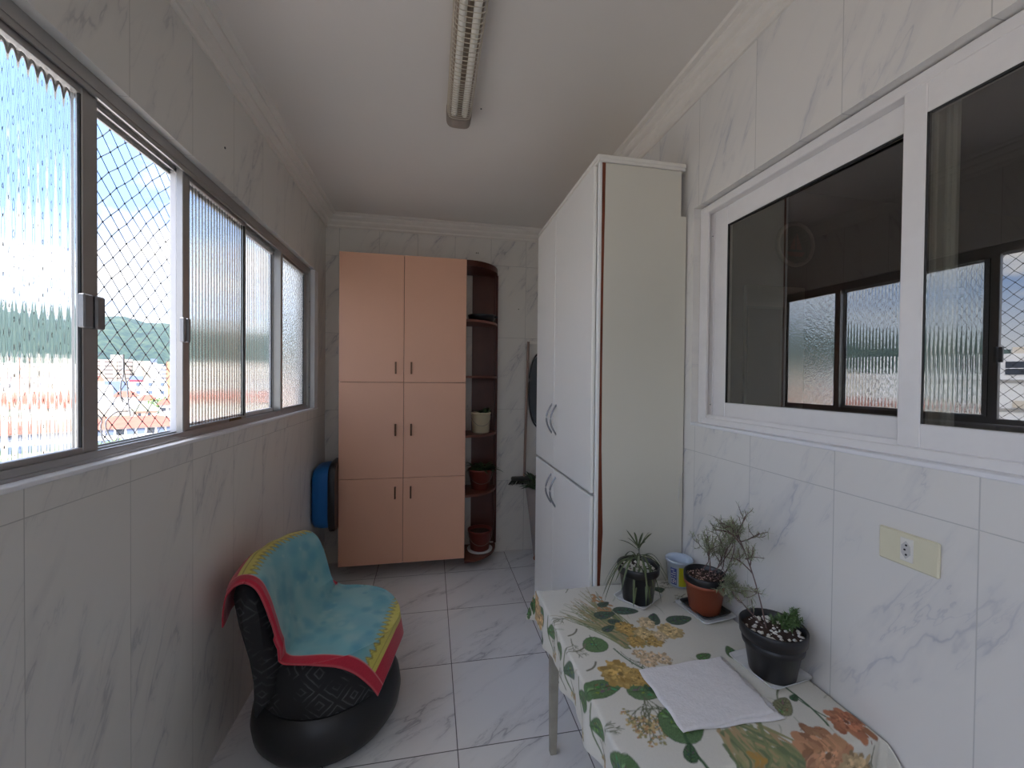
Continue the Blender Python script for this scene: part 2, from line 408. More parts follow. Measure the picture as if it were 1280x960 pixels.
# ---- protective net outside the window
net=MB(); kn=MB()
NX=-1.0; hs=.0335; vs_=.0335
def npt(i,j):
    yy=-.86+i*hs; zz=1.20+j*vs_
    return (NX+.006*math.sin(yy*7)+.004*math.sin(zz*11), yy+.003*math.sin(j*1.3+i*.7), zz-.006*math.sin(yy*2.2)+.003*math.sin(i*.9))
NI,NJ=int(4.3/hs),int(1.14/vs_)
def seg3(mb,a,b,r):
    a=Vector(a);b=Vector(b); t=(b-a).normalized(); u=t.cross(Vector((1,0,0))).normalized(); w_=u.cross(t)
    v=[]
    for p in (a,b):
        for k in range(3):
            an=2*PI*k/3; v.append(tuple(p+(u*math.cos(an)+w_*math.sin(an))*r))
    mb.add(v,[(0,1,4,3),(1,2,5,4),(2,0,3,5)],True)
for i in range(NI+1):
    for j in range(NJ+1):
        if (i+j)%2: continue
        P=npt(i,j)
        if i<NI and j<NJ: seg3(net,P,npt(i+1,j+1),.0015)
        if i<NI and j>0: seg3(net,P,npt(i+1,j-1),.0015)
        kn.lathe([(.0003,-.0034),(.0034,0),(.0003,.0034)],P,5,caps=(False,False))
no=thing('safety_net','grey diamond-mesh nylon safety net stretched outside the long left window','net',(NX,1.3,1.2))
obj('mesh_cord',net,m_cord,no,fix=False); obj('cord_knots',kn,m_knot,no,fix=False)
obj('edge_rope',MB().tube([(NX,-.9,1.2),(NX,3.5,1.2)],.003).tube([(NX,-.9,2.345),(NX,3.5,2.345)],.003),m_cord,no)
cb=MB()
def onnet(y,z,dx=.02): return (NX+dx,y,z)
# loose grey cable tangled against the net
def curve(pts,n=8):
    P=[Vector(p) for p in pts]; o=[]
    for i in range(len(P)-1):
        p0,p1,p2,p3=P[max(i-1,0)],P[i],P[i+1],P[min(i+2,len(P)-1)]
        for k in range(n):
            t=k/n; o.append(.5*((2*p1)+(-p0+p2)*t+(2*p0-5*p1+4*p2-p3)*t*t+(-p0+3*p1-3*p2+p3)*t**3))
    o.append(P[-1]); return [tuple(q) for q in o]

# ---- right window (window_2)
w2=thing('window_2',None,None,(XR+.05,.8,RZ0),kind='structure')
fr=MB(); a,b=1.128,1.215
fr.box(a,b,RY0,1.572,RZ1-.035,RZ1-.004,bev=.003); fr.box(a,b,RY0,1.572,RZ0+.004,RZ0+.03,bev=.003)
fr.box(a,b,1.572,RY1-.002,RZ0+.004,RZ1-.004,bev=.003)
for xx in (1.133,1.160,1.192): fr.box(xx,xx+.004,RY0,1.572,RZ0+.03,RZ0+.043)
fr.box(a,a+.007,1.545,1.575,RZ0+.03,RZ1-.035); fr.box(a+.03,a+.036,1.545,1.575,RZ0+.03,RZ1-.035)
obj('window_frame',fr,m_walu,w2)
obj('window_sill',MB().box(XR-.006,XR+.03,RY0,1.60,RZ0-.006,RZ0+.006,bev=.002),m_sill,w2)
obj('window_screw',MB().lathe([(.003,0),(.003,.002)],(0,0,0),8).xf(Matrix.Translation((a+.02,1.544,1.40))@Matrix.Rotation(PI/2,4,'X')).lathe([(.003,0),(.003,.002)],(a+.02,1.543,2.10),8),m_aludk,w2)
def wsash(y0,y1,z0,z1,x,sw,rail,skew,d=.026,handle=False):
    s=MB(); p,q=sw
    s.box(x-d/2,x+d/2,y0,y0+p,z0,z1,bev=.0025); s.box(x-d/2,x+d/2,y1-q,y1,z0,z1,bev=.0025)
    s.box(x-d/2,x+d/2,y0+p,y1-q,z0,z0+rail[0],bev=.0025); s.box(x-d/2,x+d/2,y0+p,y1-q,z1-rail[1],z1,bev=.0025)
    so=obj('sash',s,m_walu,w2)
    g=MB().box(-.002,.002,y0+p-.002,y1-q+.002,z0+rail[0]-.002,z1-rail[1]+.002)
    yc=(y0+y1)/2
    g.xf(Matrix.Translation((x,yc,0))@Matrix.Rotation(skew,4,'Z')@Matrix.Translation((0,-yc,0)))
    obj('glass_pane',g,m_dglass,so)
    gk=MB()
    gk.box(x-d/2+.002,x-d/2+.008,y1-q-.005,y1-q+.001,z0+rail[0],z1-rail[1]); gk.box(x-d/2+.002,x-d/2+.008,y0+p,y1-q,z1-rail[1]-.005,z1-rail[1]+.001)
    obj('glazing_gasket',gk,m_rub,so)
    return so
SK=math.radians(1.05)
wsash(.768,1.545,1.35,2.20,1.172,(.05,.075),(.062,.075),SK)
wsash(-.25,.822,1.345,2.212,1.143,(.05,.05),(.058,.082),SK)
# a third, inner sash pushed back: its stile shows through the glass
si=MB(); si.box(1.196,1.206,.776,.792,1.35,2.2,bev=.002); si.box(1.190,1.206,.766,.776,1.35,2.2,bev=.002); si.box(1.198,1.212,.757,.766,1.35,2.2,bev=.002)
so=obj('inner_stile',si,M('grey_inner_stile',(.86,.86,.86),.35),w2)
obj('catch',MB().box(1.186,1.214,.740,.780,1.70,1.72,bev=.005),m_walu,so)

# ---- dark kitchen behind the right window
k=MB()
kx0=XR+.16
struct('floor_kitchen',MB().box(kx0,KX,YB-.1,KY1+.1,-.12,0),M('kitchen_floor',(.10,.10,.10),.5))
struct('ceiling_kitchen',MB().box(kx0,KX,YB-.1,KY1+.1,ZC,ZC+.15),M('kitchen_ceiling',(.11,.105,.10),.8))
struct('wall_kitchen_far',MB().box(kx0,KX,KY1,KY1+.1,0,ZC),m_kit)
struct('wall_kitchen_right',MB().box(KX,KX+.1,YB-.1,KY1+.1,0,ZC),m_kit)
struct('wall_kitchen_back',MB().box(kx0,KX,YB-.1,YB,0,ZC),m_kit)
d2=thing('door_1',None,None,(2.15,KY1,0),kind='structure')
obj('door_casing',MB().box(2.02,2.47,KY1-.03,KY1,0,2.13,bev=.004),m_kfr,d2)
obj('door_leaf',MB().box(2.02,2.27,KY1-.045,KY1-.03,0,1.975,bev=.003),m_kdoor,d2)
obj('door_stop',MB().box(2.27,2.29,KY1-.042,KY1-.03,0,1.99).box(2.02,2.27,KY1-.042,KY1-.03,1.975,1.99),M('door_stop_paint',(.2,.2,.2),.6),d2)
ck=thing('wall_clock','round pale wall clock faintly seen through the dark kitchen glass','clock',(2.40,KY1,2.42))
obj('clock_rim',MB().lathe([(.14,0),(.15,.008),(.15,.02),(.135,.028),(.125,.02)],(0,0,0),40,caps=(True,False)).xf(Matrix.Translation((2.40,KY1-.001,2.42))@Matrix.Rotation(PI/2,4,'X')),M('clock_rim',(.50,.47,.40),.5),ck)
obj('clock_face',MB().lathe([(.0,.016),(.126,.016)],(0,0,0),40,caps=(False,False)).xf(Matrix.Translation((2.40,KY1-.001,2.42))@Matrix.Rotation(PI/2,4,'X')),M('clock_face',(.20,.19,.16),.6),ck)
obj('clock_picture',MB().prism([(2.33,2.37),(2.47,2.37),(2.45,2.34),(2.35,2.34)],1,KY1-.021,KY1-.018).prism([(2.35,2.385),(2.395,2.385),(2.395,2.48)],1,KY1-.021,KY1-.018).prism([(2.405,2.385),(2.45,2.385),(2.405,2.50)],1,KY1-.021,KY1-.018),M('clock_print',(.50,.20,.16),.6),ck)

# ------------------------------------------------------------------ peach wall cabinet
CX0,CX1,CY0,CZ0,CZ1=-.657,.264,3.20,.105,2.412
cab=thing('wall_cabinet','tall six-door peach laminate cabinet hung on the tiled far wall','cabinet',((CX0+CX1)/2,YF,CZ0))
obj('carcass',MB().box(CX0+.004,CX1,CY0+.019,YF-.001,CZ0+.003,CZ1-.003),M('peach_carcass',(.60,.36,.24),.5),cab)
obj('carcass_front',MB().box(CX0+.006,CX1-.002,CY0+.0172,CY0+.019,CZ0+.005,CZ1-.005),m_peachin,cab)
zs=[CZ0,.748,1.463,CZ1]; xm=-.199
for r in range(3):
    for cidx,(xa,xb,hx_) in enumerate(((CX0,xm-.0015,-.256),(xm+.0015,CX1,-.143))):
        d=obj('door',MB().box(xa,xb,CY0,CY0+.017,zs[r]+.0015,zs[r+1]-.0015,bev=.0012),m_peach,cab)
        hz=(.640,1.110,1.571)[r]
        hm=MB(); hm.box(hx_-.006,hx_+.006,CY0-.026,CY0-.020,hz-.045,hz+.045,bev=.002)
        for s_ in (-1,1): hm.box(hx_-.005,hx_+.005,CY0-.022,CY0,hz+s_*.038-.005,hz+s_*.038+.005)
        obj('handle',hm,m_bronze,d)
# quarter round mahogany shelf end unit
sx0=CX1+.001; RX=.285; RY=YF-CY0-.002
su=thing('corner_shelf','dark mahogany quarter-round open shelf unit at the right end of the peach cabinet','shelf unit',(sx0+.14,YF,CZ0))
def quarter(z0,z1,k=1.0,cx=sx0):
    n=16; poly=[(cx,YF-.001)]+[(cx+RX*k*math.sin(PI/2*i/n),YF-.001-RY*k*math.cos(PI/2*i/n)) for i in range(n+1)]
    return MB().prism(poly,2,z0,z1)
obj('top_board',quarter(CZ1-.045,CZ1-.003),m_mahog,su)
obj('back_panel',MB().box(sx0+.075,sx0+RX,YF-.018,YF-.001,CZ0,CZ1-.045),m_mahog,su)
obj('side_strip',MB().box(sx0+RX-.018,sx0+RX+.003,YF-.05,YF-.018,CZ0,CZ1-.045),m_mahog,su)
shz=[CZ0-.02,.594,1.057,1.518,1.955]
for z in shz: obj('shelf',quarter(z-.018,z),m_shelf,su)

def leafy(mb,c,n,l,w,spread,up,seed,droop=.3):
    r=random.Random(seed)
    for i in range(n):
        a=2*PI*r.random(); el=up+(r.random()-.5)*.7; L=l*(.6+.6*r.random())
        d=Vector((math.cos(a)*math.cos(el),math.sin(a)*math.cos(el),math.sin(el)))
        pts=[];p=Vector(c)+Vector(((r.random()-.5)*spread,(r.random()-.5)*spread,0))
        K=5
        for k in range(K+1):
            t=k/K; q=p+d*L*t; q.z-=droop*L*t*t; pts.append(q)
        mb.strip(pts,[w*x for x in (.25,.8,1,.85,.5,.05)])
    return mb
def bucket(name,label,cx,cy,z,r0,r1,h,mat,handle=True,group=None):
    t=thing(name,label,'bucket',(cx,cy,z),group=group)
    obj('body',MB().lathe([(r0*.9,0),(r0,.004),(r1,h-.012),(r1+.004,h-.012),(r1+.004,h),(r1-.002,h),(r0-.002,.02)],(cx,cy,z),32,caps=(True,False)),mat,t)
    obj('soil',MB().lathe([(.0,h*.86),(r1*.97,h*.84)],(cx,cy,z),24,caps=(False,False)),m_soil,t)
    if handle:
        pts=[(cx+r1*1.03*math.cos(a),cy-r1*.95-.006 if False else cy-r1*1.03*math.sin(a)*1.0,z+h*.86-.5*h*math.sin(a)) for a in [PI*i/16 for i in range(17)]]
        obj('handle',MB().tube(pts,.0018,5),M(name+'_wire',(.35,.33,.3),.4,metal=.5),t)
    return t
bx,by=.405,3.385
b1=bucket('plant_bucket','cream plastic bucket with small green plant on the middle shelf of the dark unit',bx,by,shz[2],.070,.078,.165,m_creampl)
obj('foliage',leafy(MB(),(bx+.02,by,shz[2]+.15),26,.09,.022,.06,.7,3),m_leaf,b1)
b2=bucket('plant_bucket','dark red bucket with leafy dark plant on the second shelf from the bottom',bx,by,shz[1],.072,.096,.165,m_redpl)
obj('foliage',leafy(MB(),(bx,by,shz[1]+.15),60,.15,.03,.08,.7,4,.5),m_leaf,b2)
b3=bucket('plant_bucket','dark red bucket standing in a white saucer on the lowest shelf',bx,by,shz[0]+.012,.075,.096,.165,m_redpl)
sa=obj('saucer',MB().lathe([(.085,0),(.098,.004),(.104,.018),(.098,.018),(.085,.008)],(bx,by,shz[0]),32),m_foam); tag(sa,'white round plant saucer under the lowest red bucket on the shelf unit','saucer')
pn=thing('shallow_pan','black shallow round pan on the highest shelf of the dark unit','pan',(bx,by,shz[4]))
obj('bowl',MB().lathe([(.085,0),(.10,.006),(.112,.05),(.114,.058),(.106,.058),(.095,.012)],(bx,by,shz[4]),32),m_blk,pn)
obj('handle',MB().box(bx+.09,bx+.125,by-.05,by-.03,shz[4]+.035,shz[4]+.05,bev=.004),m_blk,pn)

# blue plastic tub hanging between wall and cabinet
bt=thing('hanging_tub','bright blue plastic tub with black rim hanging left of the peach cabinet','tub',(-.74,3.3,.42))
rings=[]
for x,k in ((-.818,.80),(-.815,.90),(-.80,.97),(-.76,1.0),(-.705,1.0)):
    rings.append([(x,3.265+(.17*k)*math.copysign(abs(math.cos(a))**.45,math.cos(a)),.635+.225*k*math.copysign(abs(math.sin(a))**.4,math.sin(a))) for a in [2*PI*i/40 for i in range(40)]])
obj('shell',MB().loft(rings),m_blue,bt)
rings=[[(x,3.265+(.18*k)*math.copysign(abs(math.cos(a))**.45,math.cos(a)),.635+.245*k*math.copysign(abs(math.sin(a))**.4,math.sin(a))) for a in [2*PI*i/40 for i in range(40)]] for x,k in ((-.706,.97),(-.70,1.02),(-.675,1.02),(-.659,.97))]
obj('rim',MB().loft(rings),m_blk,bt)

# broom on its wall hook
br=thing('broom','broom with brown handle and black bristle head hung upright on the far wall','broom',(.81,YF,.60))
obj('handle',MB().tube([(.797,YF-.035,.64),(.822,YF-.035,1.82)],.011,10),m_broomw,br)
obj('head',MB().box(.685,.95,YF-.055,YF-.008,.62,.655,bev=.01),M('broom_head',(.045,.045,.04),.6),br)
bm_=MB(); r=random.Random(5)
for i in range(260):
    x=.69+.25*r.random(); y=YF-.052+.04*r.random(); bm_.tube([(x,y,.625),(x+(x-.82)*.25,y+(r.random()-.6)*.01-.004,.585+.01*r.random())],[.002,.001],4,caps=False)
obj('bristles',bm_,m_bris,br)
hk=obj('wall_hook_rail',MB().box(.80,1.0,YF-.012,YF-.001,1.80,1.83,bev=.003).tube([(.822,YF-.01,1.815),(.822,YF-.035,1.80),(.822,YF-.05,1.83)],.003),m_outw); tag(hk,'white hook rail on the far wall above the broom handle','hook rail')
# dark oval folding board
ob=thing('oval_board','dark grey oval fabric board hanging on the far wall beside the broom','board',(.99,YF-.04,1.36))
def oval(k,y): return [(.962+.130*k*math.copysign(abs(math.cos(a))**.75,math.cos(a)),y,1.40+.33*k*math.copysign(abs(math.sin(a))**.8,math.sin(a))) for a in [2*PI*i/48 for i in range(48)]]
obj('fabric',MB().loft([oval(.95,YF-.03),oval(.95,YF-.05)],False),m_mesh,ob)
obj('rim',MB().tube(oval(1,YF-.04)+[oval(1,YF-.04)[0]],.008,8),m_blk,ob)

# tall planter with foliage on brown feet
pl=thing('tall_planter','tall tapering taupe planter with dark-leaved plant behind the white cupboard','planter',(.94,3.28,0))
px_,py_=.93,3.27
obj('vase',MB().lathe([(.088,.06),(.10,.09),(.125,.30),(.15,.50),(.162,.58),(.165,.615),(.155,.625),(.145,.60),(.13,.5)],(px_,py_,0),40,caps=(True,False)),m_planter,pl)
obj('soil',MB().lathe([(0,.58),(.145,.575)],(px_,py_,0),24,caps=(False,False)),m_soil,pl)
fo=leafy(MB(),(px_-.03,py_-.02,.60),46,.17,.045,.14,.75,9,.35)
fo2=leafy(MB(),(px_-.08,py_-.04,.66),14,.14,.04,.05,.9,12,.2); fo.add(fo2.v,fo2.f,True)
obj('foliage',fo,m_leaf,pl)
for s_,t_ in ((-1,-1),(1,-1),(-1,1),(1,1)):
    obj('foot',MB().lathe([(.022,0),(.028,.01),(.02,.03),(.026,.062)],(px_+s_*.06,py_+t_*.05,0),12),m_foot,pl)

# ------------------------------------------------------------------ white tall cupboard
WX0,WX1,WY0,WY1,WZ=.688,1.095,1.646,2.615,2.425
wc=thing('tall_cupboard','tall white four-door cupboard with arched grey handles against the right wall','cupboard',((WX0+WX1)/2,2.1,0))
obj('carcass',MB().box(WX0+.022,1.064,WY0+.012,WY1-.004,2.2,WZ-.004).box(WX0+.022,1.084,WY0+.012,WY1-.004,.02,2.2).box(WX0+.05,WX1-.02,WY0+.05,WY1-.04,0,.02),m_wlam,wc)
obj('face_frame',MB().box(WX0,WX0+.012,WY0,WY0+.022,.02,WZ-.004,bev=.002).box(WX0+.003,WX0+.022,WY1-.012,WY1-.002,.02,WZ-.004),M('face_frame_white',(.84,.84,.82),.35),wc)
obj('cornice_board',MB().box(WX0-.014,WX1-.012,WY0-.012,WY1,WZ-.004,WZ+.014,bev=.004).box(WX0-.006,WX1-.014,WY0-.006,WY1,WZ-.014,WZ-.004),M('cornice_white',(.80,.78,.72),.4),wc)
# side panel, cut back at the top where it clears the window recess; raw red-brown edge wedge beside it
obj('edge_wedge',MB().prism([(WX0+.012,.02),(.713,.02),(.713,.64),(.722,.85),(.712,1.2),(.710,1.6),(.711,1.9),(.715,WZ-.014),(WX0+.012,WZ-.014)],1,WY0+.002,WY0+.011),m_redwood,wc)
obj('side_panel',MB().prism([(.713,.02),(1.093,.02),(1.093,2.215),(1.066,2.215),(1.066,WZ-.016),(.715,WZ-.016),(.711,1.9),(.710,1.6),(.712,1.2),(.722,.85),(.713,.64)],1,WY0-.001,WY0+.008),m_wside,wc)
obj('cable',MB().tube(curve([(1.093,WY0-.003,1.10),(1.075,WY0-.008,1.06),(1.073,WY0-.008,.98),(1.09,WY0-.003,.93)]),.0014,5),m_cable,wc)
ys=[WY0+.058,2.212,WY1-.012]; zz=[.03,1.005,WZ-.012]
for vi in range(2):
    for hi_ in range(2):
        y0,y1=ys[hi_]+.0015,ys[hi_+1]-.0015
        if hi_==0: y0=WY0+.024
        d=obj('door',MB().box(WX0-.016,WX0+.002,y0,y1,zz[vi]+.006,zz[vi+1]-.006,bev=.004),m_wlam,wc)
        hy_=2.170 if hi_==0 else 2.252; z0=(.80,1.195)[vi]; z1=z0+.165
        pts=[(WX0-.016-.032*math.sin(PI*i/12),hy_,z0+(z1-z0)*i/12) for i in range(13)]
        obj('handle',MB().tube([(WX0-.014,hy_,z0)]+pts[1:-1]+[(WX0-.014,hy_,z1)],.005,8),m_hand,d)

# ------------------------------------------------------------------ ceiling lamp
lx0,lx1,ly0,ly1=.064,.178,.80,2.035
lm=thing('ceiling_lamp','long twin-tube ceiling lamp with ribbed louvre cover, switched off','lamp',((lx0+lx1)/2,1.5,ZC))
cxl=(lx0+lx1)/2; hw=(lx1-lx0)/2
obj('tray',MB().box(lx0+.008,lx1-.008,ly0,ly1-.07,ZC-.022,ZC-.004,bev=.003),m_lamptray,lm)
for s_ in (-1,1): obj('tube',MB().tube([(cxl+s_*.024,ly0,ZC-.048),(cxl+s_*.024,ly1-.07,ZC-.048)],.0135,14),m_lampw,lm)
def uprof(k=1.0,dz=0.0,n=12):
    p=[]
    for i in range(n+1):
        a=PI*i/n; p.append((cxl-hw*k*math.copysign(abs(math.cos(a))**.5,math.cos(a)),ZC-.012-(.066*k)*math.sin(a)**.5 if math.sin(a)>0 else ZC-.012))
    return p
for yy,nm in ((ly1-.07,'end_cap'),(ly0-.07,'end_cap')):
    obj(nm,MB().loft([[(x,yy,z) for x,z in uprof(1.03)],[(x,yy+.06,z) for x,z in uprof(1.03)],[(x,yy+.07,z) for x,z in uprof(.93)]],False,(True,True)),m_lampcap,lm)
gr=MB(); y=ly0
while y<ly1-.072:
    st=.0215 if y<ly1-.33 else .0145
    o=uprof(1.0); i_=uprof(.965)
    A=[(x,y,z) for x,z in o]; B=[(x,y,z) for x,z in i_]; C=[(x,y+.0013,z) for x,z in o]; D=[(x,y+.0013,z) for x,z in i_]
    n_=len(A); v=A+B+C+D; fs=[]
    for q in range(n_-1):
        fs+=[(q,q+1,n_+q+1,n_+q),(2*n_+q+1,2*n_+q,3*n_+q,3*n_+q+1),(q,2*n_+q,2*n_+q+1,q+1),(n_+q+1,3*n_+q+1,3*n_+q,n_+q)]
    gr.add(v,fs); y+=st
for q in (0,3,9,12):
    x,z=uprof(.99)[q]; gr.tube([(x,ly0,z),(x,ly1-.07,z)],.0009,4)
obj('louvre_cover',gr,m_lampgrille,lm)
obj('mounting_bracket',MB().box(lx1-.004,lx1+.02,1.30,1.34,ZC-.03,ZC-.001,bev=.004),m_lampcap,lm)

# ------------------------------------------------------------------ power outlet
oy0,oy1,oz0,oz1=.704,.828,1.070,1.148
ou=thing('power_outlet','cream horizontal outlet plate with one white three-pin socket on the right wall','outlet',(XR,.766,1.07))
obj('plate',MB().box(XR-.009,XR,oy0,oy1,oz0,oz1,bev=.003),m_outlet,ou)
obj('socket',MB().box(XR-.0108,XR-.008,.752,.779,1.083,1.137,bev=.001),m_outw,ou)
hexp=[(.766+.0105*math.cos(a)*(1 if abs(math.sin(a))<.9 else .9),1.110+.021*math.sin(a)) for a in [2*PI*i/6+PI/6 for i in range(6)]]
obj('socket_recess',MB().prism([(.776,1.101),(.776,1.119),(.7665,1.131),(.757,1.119),(.757,1.101),(.7665,1.089)],0,XR-.0114,XR-.0105),M('socket_recess',(.55,.54,.52),.5),ou)
for (yy,z) in ((.7655,1.121),(.7685,1.110),(.7655,1.099)):
    obj('pin_hole',MB().lathe([(.0024,0),(.0024,.0006)],(0,0,0),10).xf(Matrix.Translation((XR-.0114,yy,z))@Matrix.Rotation(-PI/2,4,'Y')),m_blk,ou)
# drill holes with dark plugs
for (a_,b_,c_,ax) in ((.74,YF-.0015,2.10,1),(.37,YF-.0015,2.56,1),(.385,YF-.0015,2.56,1),(XL+.0015,1.88,2.42,0)):
    mm=MB().lathe([(.0045,0),(.0045,.002)],(0,0,0),8)
    R_=Matrix.Rotation(PI/2,4,'X') if ax==1 else Matrix.Rotation(PI/2,4,'Y')
    struct('wall_hole',mm.xf(Matrix.Translation((a_,b_,c_))@R_),m_blk)

# ------------------------------------------------------------------ painted canvas for cloth prints
class Canvas:
    def __init__(s,x0,x1,y0,y1,res,base):
        s.x0,s.y0,s.res=x0,y0,res; s.w=int((x1-x0)/res)+2; s.h=int((y1-y0)/res)+2
        s.a=np.empty((s.h,s.w,3)); s.a[:]=base
        s.X,s.Y=np.meshgrid(x0+np.arange(s.w)*res,y0+np.arange(s.h)*res)
    def _b(s,xa,xb,ya,yb):
        i0=max(0,int((xa-s.x0)/s.res)-1); i1=min(s.w,int((xb-s.x0)/s.res)+2)
        j0=max(0,int((ya-s.y0)/s.res)-1); j1=min(s.h,int((yb-s.y0)/s.res)+2)
        return slice(j0,j1),slice(i0,i1)
    def poly(s,P,col,var=0,seed=0):
        P=np.array(P,float); b=s._b(P[:,0].min(),P[:,0].max(),P[:,1].min(),P[:,1].max())
        X,Y=s.X[b],s.Y[b]
        if X.size==0: return
        ins=np.zeros(X.shape,bool); n=len(P)
        for i in range(n):
            x1,y1=P[i];x2,y2=P[(i+1)%n]
            if y1==y2: continue
            c=((y1>Y)!=(y2>Y))&(X<(x2-x1)*(Y-y1)/(y2-y1)+x1); ins^=c
        col=np.array(col)
        if var:
            rs=np.random.RandomState(seed); g=1+var*(rs.rand(*X.shape)-.5)*2; s.a[b][ins]=(col[None,None,:]*g[...,None])[ins]
        else: s.a[b][ins]=col
    def ell(s,c,rx,ry,ang,col,soft=0,var=0):
        R=max(rx,ry)*1.05; b=s._b(c[0]-R,c[0]+R,c[1]-R,c[1]+R); X,Y=s.X[b]-c[0],s.Y[b]-c[1]
        if X.size==0: return
        u=X*math.cos(ang)+Y*math.sin(ang); v=-X*math.sin(ang)+Y*math.cos(ang)
        d=(u/rx)**2+(v/ry)**2; m=np.clip((1-d)*(3 if soft else 50),0,1)[...,None]
        s.a[b]=s.a[b]*(1-m)+np.array(col)*m
    def stroke(s,P,w,col,w2=None):
        P=[np.array(p,float) for p in P]; n=len(P)-1
        for i in range(n):
            a,c=P[i],P[i+1]; wa=w+(w2-w)*i/n if w2 is not None else w
            b=s._b(min(a[0],c[0])-wa,max(a[0],c[0])+wa,min(a[1],c[1])-wa,max(a[1],c[1])+wa)
            X,Y=s.X[b],s.Y[b]
            if X.size==0: continue
            d=c-a; L=(d@d)+1e-12; t=np.clip(((X-a[0])*d[0]+(Y-a[1])*d[1])/L,0,1)
            D=np.hypot(X-a[0]-t*d[0],Y-a[1]-t*d[1]); m=np.clip((wa-D)/(s.res*.8)+.5,0,1)[...,None]
            s.a[b]=s.a[b]*(1-m)+np.array(col)*m
    def sample(s,x,y):
        i=np.clip((x-s.x0)/s.res,0,s.w-1.001); j=np.clip((y-s.y0)/s.res,0,s.h-1.001)
        i0=i.astype(int);j0=j.astype(int);fi=(i-i0)[...,None];fj=(j-j0)[...,None]
        A=s.a; return (A[j0,i0]*(1-fi)+A[j0,i0+1]*fi)*(1-fj)+(A[j0+1,i0]*(1-fi)+A[j0+1,i0+1]*fi)*fj
def cloth_grid(name,Pfun,us,vs,cv,mat,parent,local=False,thick=.002):
    UU,VV=np.meshgrid(us,vs); nx,ny=len(us),len(vs)
    verts=[Pfun(u,v) for v in vs for u in us]
    faces=[(j*nx+i,j*nx+i+1,(j+1)*nx+i+1,(j+1)*nx+i) for j in range(ny-1) for i in range(nx-1)]
    mb=MB(); mb.v=verts; mb.f=faces; mb.sm=[True]*len(faces); mb.mi=[0]*len(faces)
    o=obj(name,mb,mat,parent,local,fix=False)
    col=cv.sample(UU,VV).reshape(-1,3); rgba=np.ones((len(col),4)); rgba[:,:3]=np.clip(col,0,1)
    at=o.data.color_attributes.new('paint','FLOAT_COLOR','POINT'); at.data.foreach_set('color',rgba.ravel().astype(np.float32))
    s=o.modifiers.new('solid','SOLIDIFY'); s.thickness=thick; s.offset=-1
    return o

# ------------------------------------------------------------------ table
TX0,TX1,TY0,TY1,TZ=.452,1.080,.825,1.622,.630
tb=thing('side_table','small table with weathered grey wooden legs pushed against the right wall','table',((TX0+TX1)/2,(TY0+TY1)/2,0))
obj('tabletop',MB().box(TX0,TX1,TY0,TY1,TZ-.022,TZ,bev=.004),m_legw,tb)
obj('apron',MB().box(TX0+.03,TX1-.03,TY0+.03,TY0+.05,TZ-.09,TZ-.022).box(TX0+.03,TX1-.03,TY1-.05,TY1-.03,TZ-.09,TZ-.022).box(TX0+.03,TX0+.05,TY0+.05,TY1-.05,TZ-.09,TZ-.022).box(TX1-.05,TX1-.03,TY0+.05,TY1-.05,TZ-.09,TZ-.022),m_legw,tb)
for a_ in (TX0+.04,TX1-.04):
    for b_ in (TY0+.04,TY1-.04):
        obj('leg',MB().loft([rrect(.026,.026,.003,0,2,(a_,b_)),rrect(.040,.040,.003,TZ-.022,2,(a_,b_))],False),m_legw,tb)

LIN=(.66,.635,.56); MU=(.44,.29,.09); MU2=(.56,.42,.20); GR=(.06,.12,.055); GR2=(.11,.19,.08); OL=(.30,.27,.12); TAN=(.45,.25,.12); DK=(.04,.07,.06)
cv=Canvas(-.20,.86,-.24,1.02,.0018,LIN)
rs=np.random.RandomState(3)
cv.a*=1+ (rs.rand(cv.h,cv.w,1)-.5)*.06
cr=random.Random(21)
def W2(x,y): return (x-TX0,y-TY0)
def leafm(c,L,ang,col,heart=False,veins=True):
    pts=[]
    for i in range(28):
        t=2*PI*i/28
        if heart: r=L*.52*(1-.35*math.cos(t)+.12*math.cos(2*t)) if True else L; x=math.cos(t)*r*.9; y=math.sin(t)*r*1.1
        else: x=math.cos(t)*L*.55; y=math.sin(t)*L*.30*(1-.35*math.cos(t))
        x+=cr.uniform(-1,1)*L*.015
        pts.append((c[0]+x*math.cos(ang)-y*math.sin(ang),c[1]+x*math.sin(ang)+y*math.cos(ang)))
    cv.poly(pts,col,.25,int(c[0]*9999)%99)
    e=lambda k,s_:(c[0]+k*L*math.cos(ang)-s_*L*math.sin(ang),c[1]+k*L*math.sin(ang)+s_*L*math.cos(ang))
    dk=[q*.45 for q in col]
    cv.stroke(pts+[pts[0]],.0008,dk)
    for _ in range(14):
        u,v=cr.uniform(-.38,.38),cr.uniform(-.17,.17); lt=[min(1,q*cr.choice([.55,1.5,1.9])) for q in col]
        p_=(c[0]+u*L*math.cos(ang)-v*L*math.sin(ang),c[1]+u*L*math.sin(ang)+v*L*math.cos(ang))
        cv.ell(p_,L*cr.uniform(.03,.08),L*cr.uniform(.015,.035),ang+cr.uniform(-.8,.8),lt)
    if veins:
        cv.stroke([e(-.5,0),e(.5,0)],.0011,dk)
        for k in (-.3,-.12,.06,.22):
            for s_ in (-1,1): cv.stroke([e(k,0),e(k+.13,s_*.19)],.0007,dk)
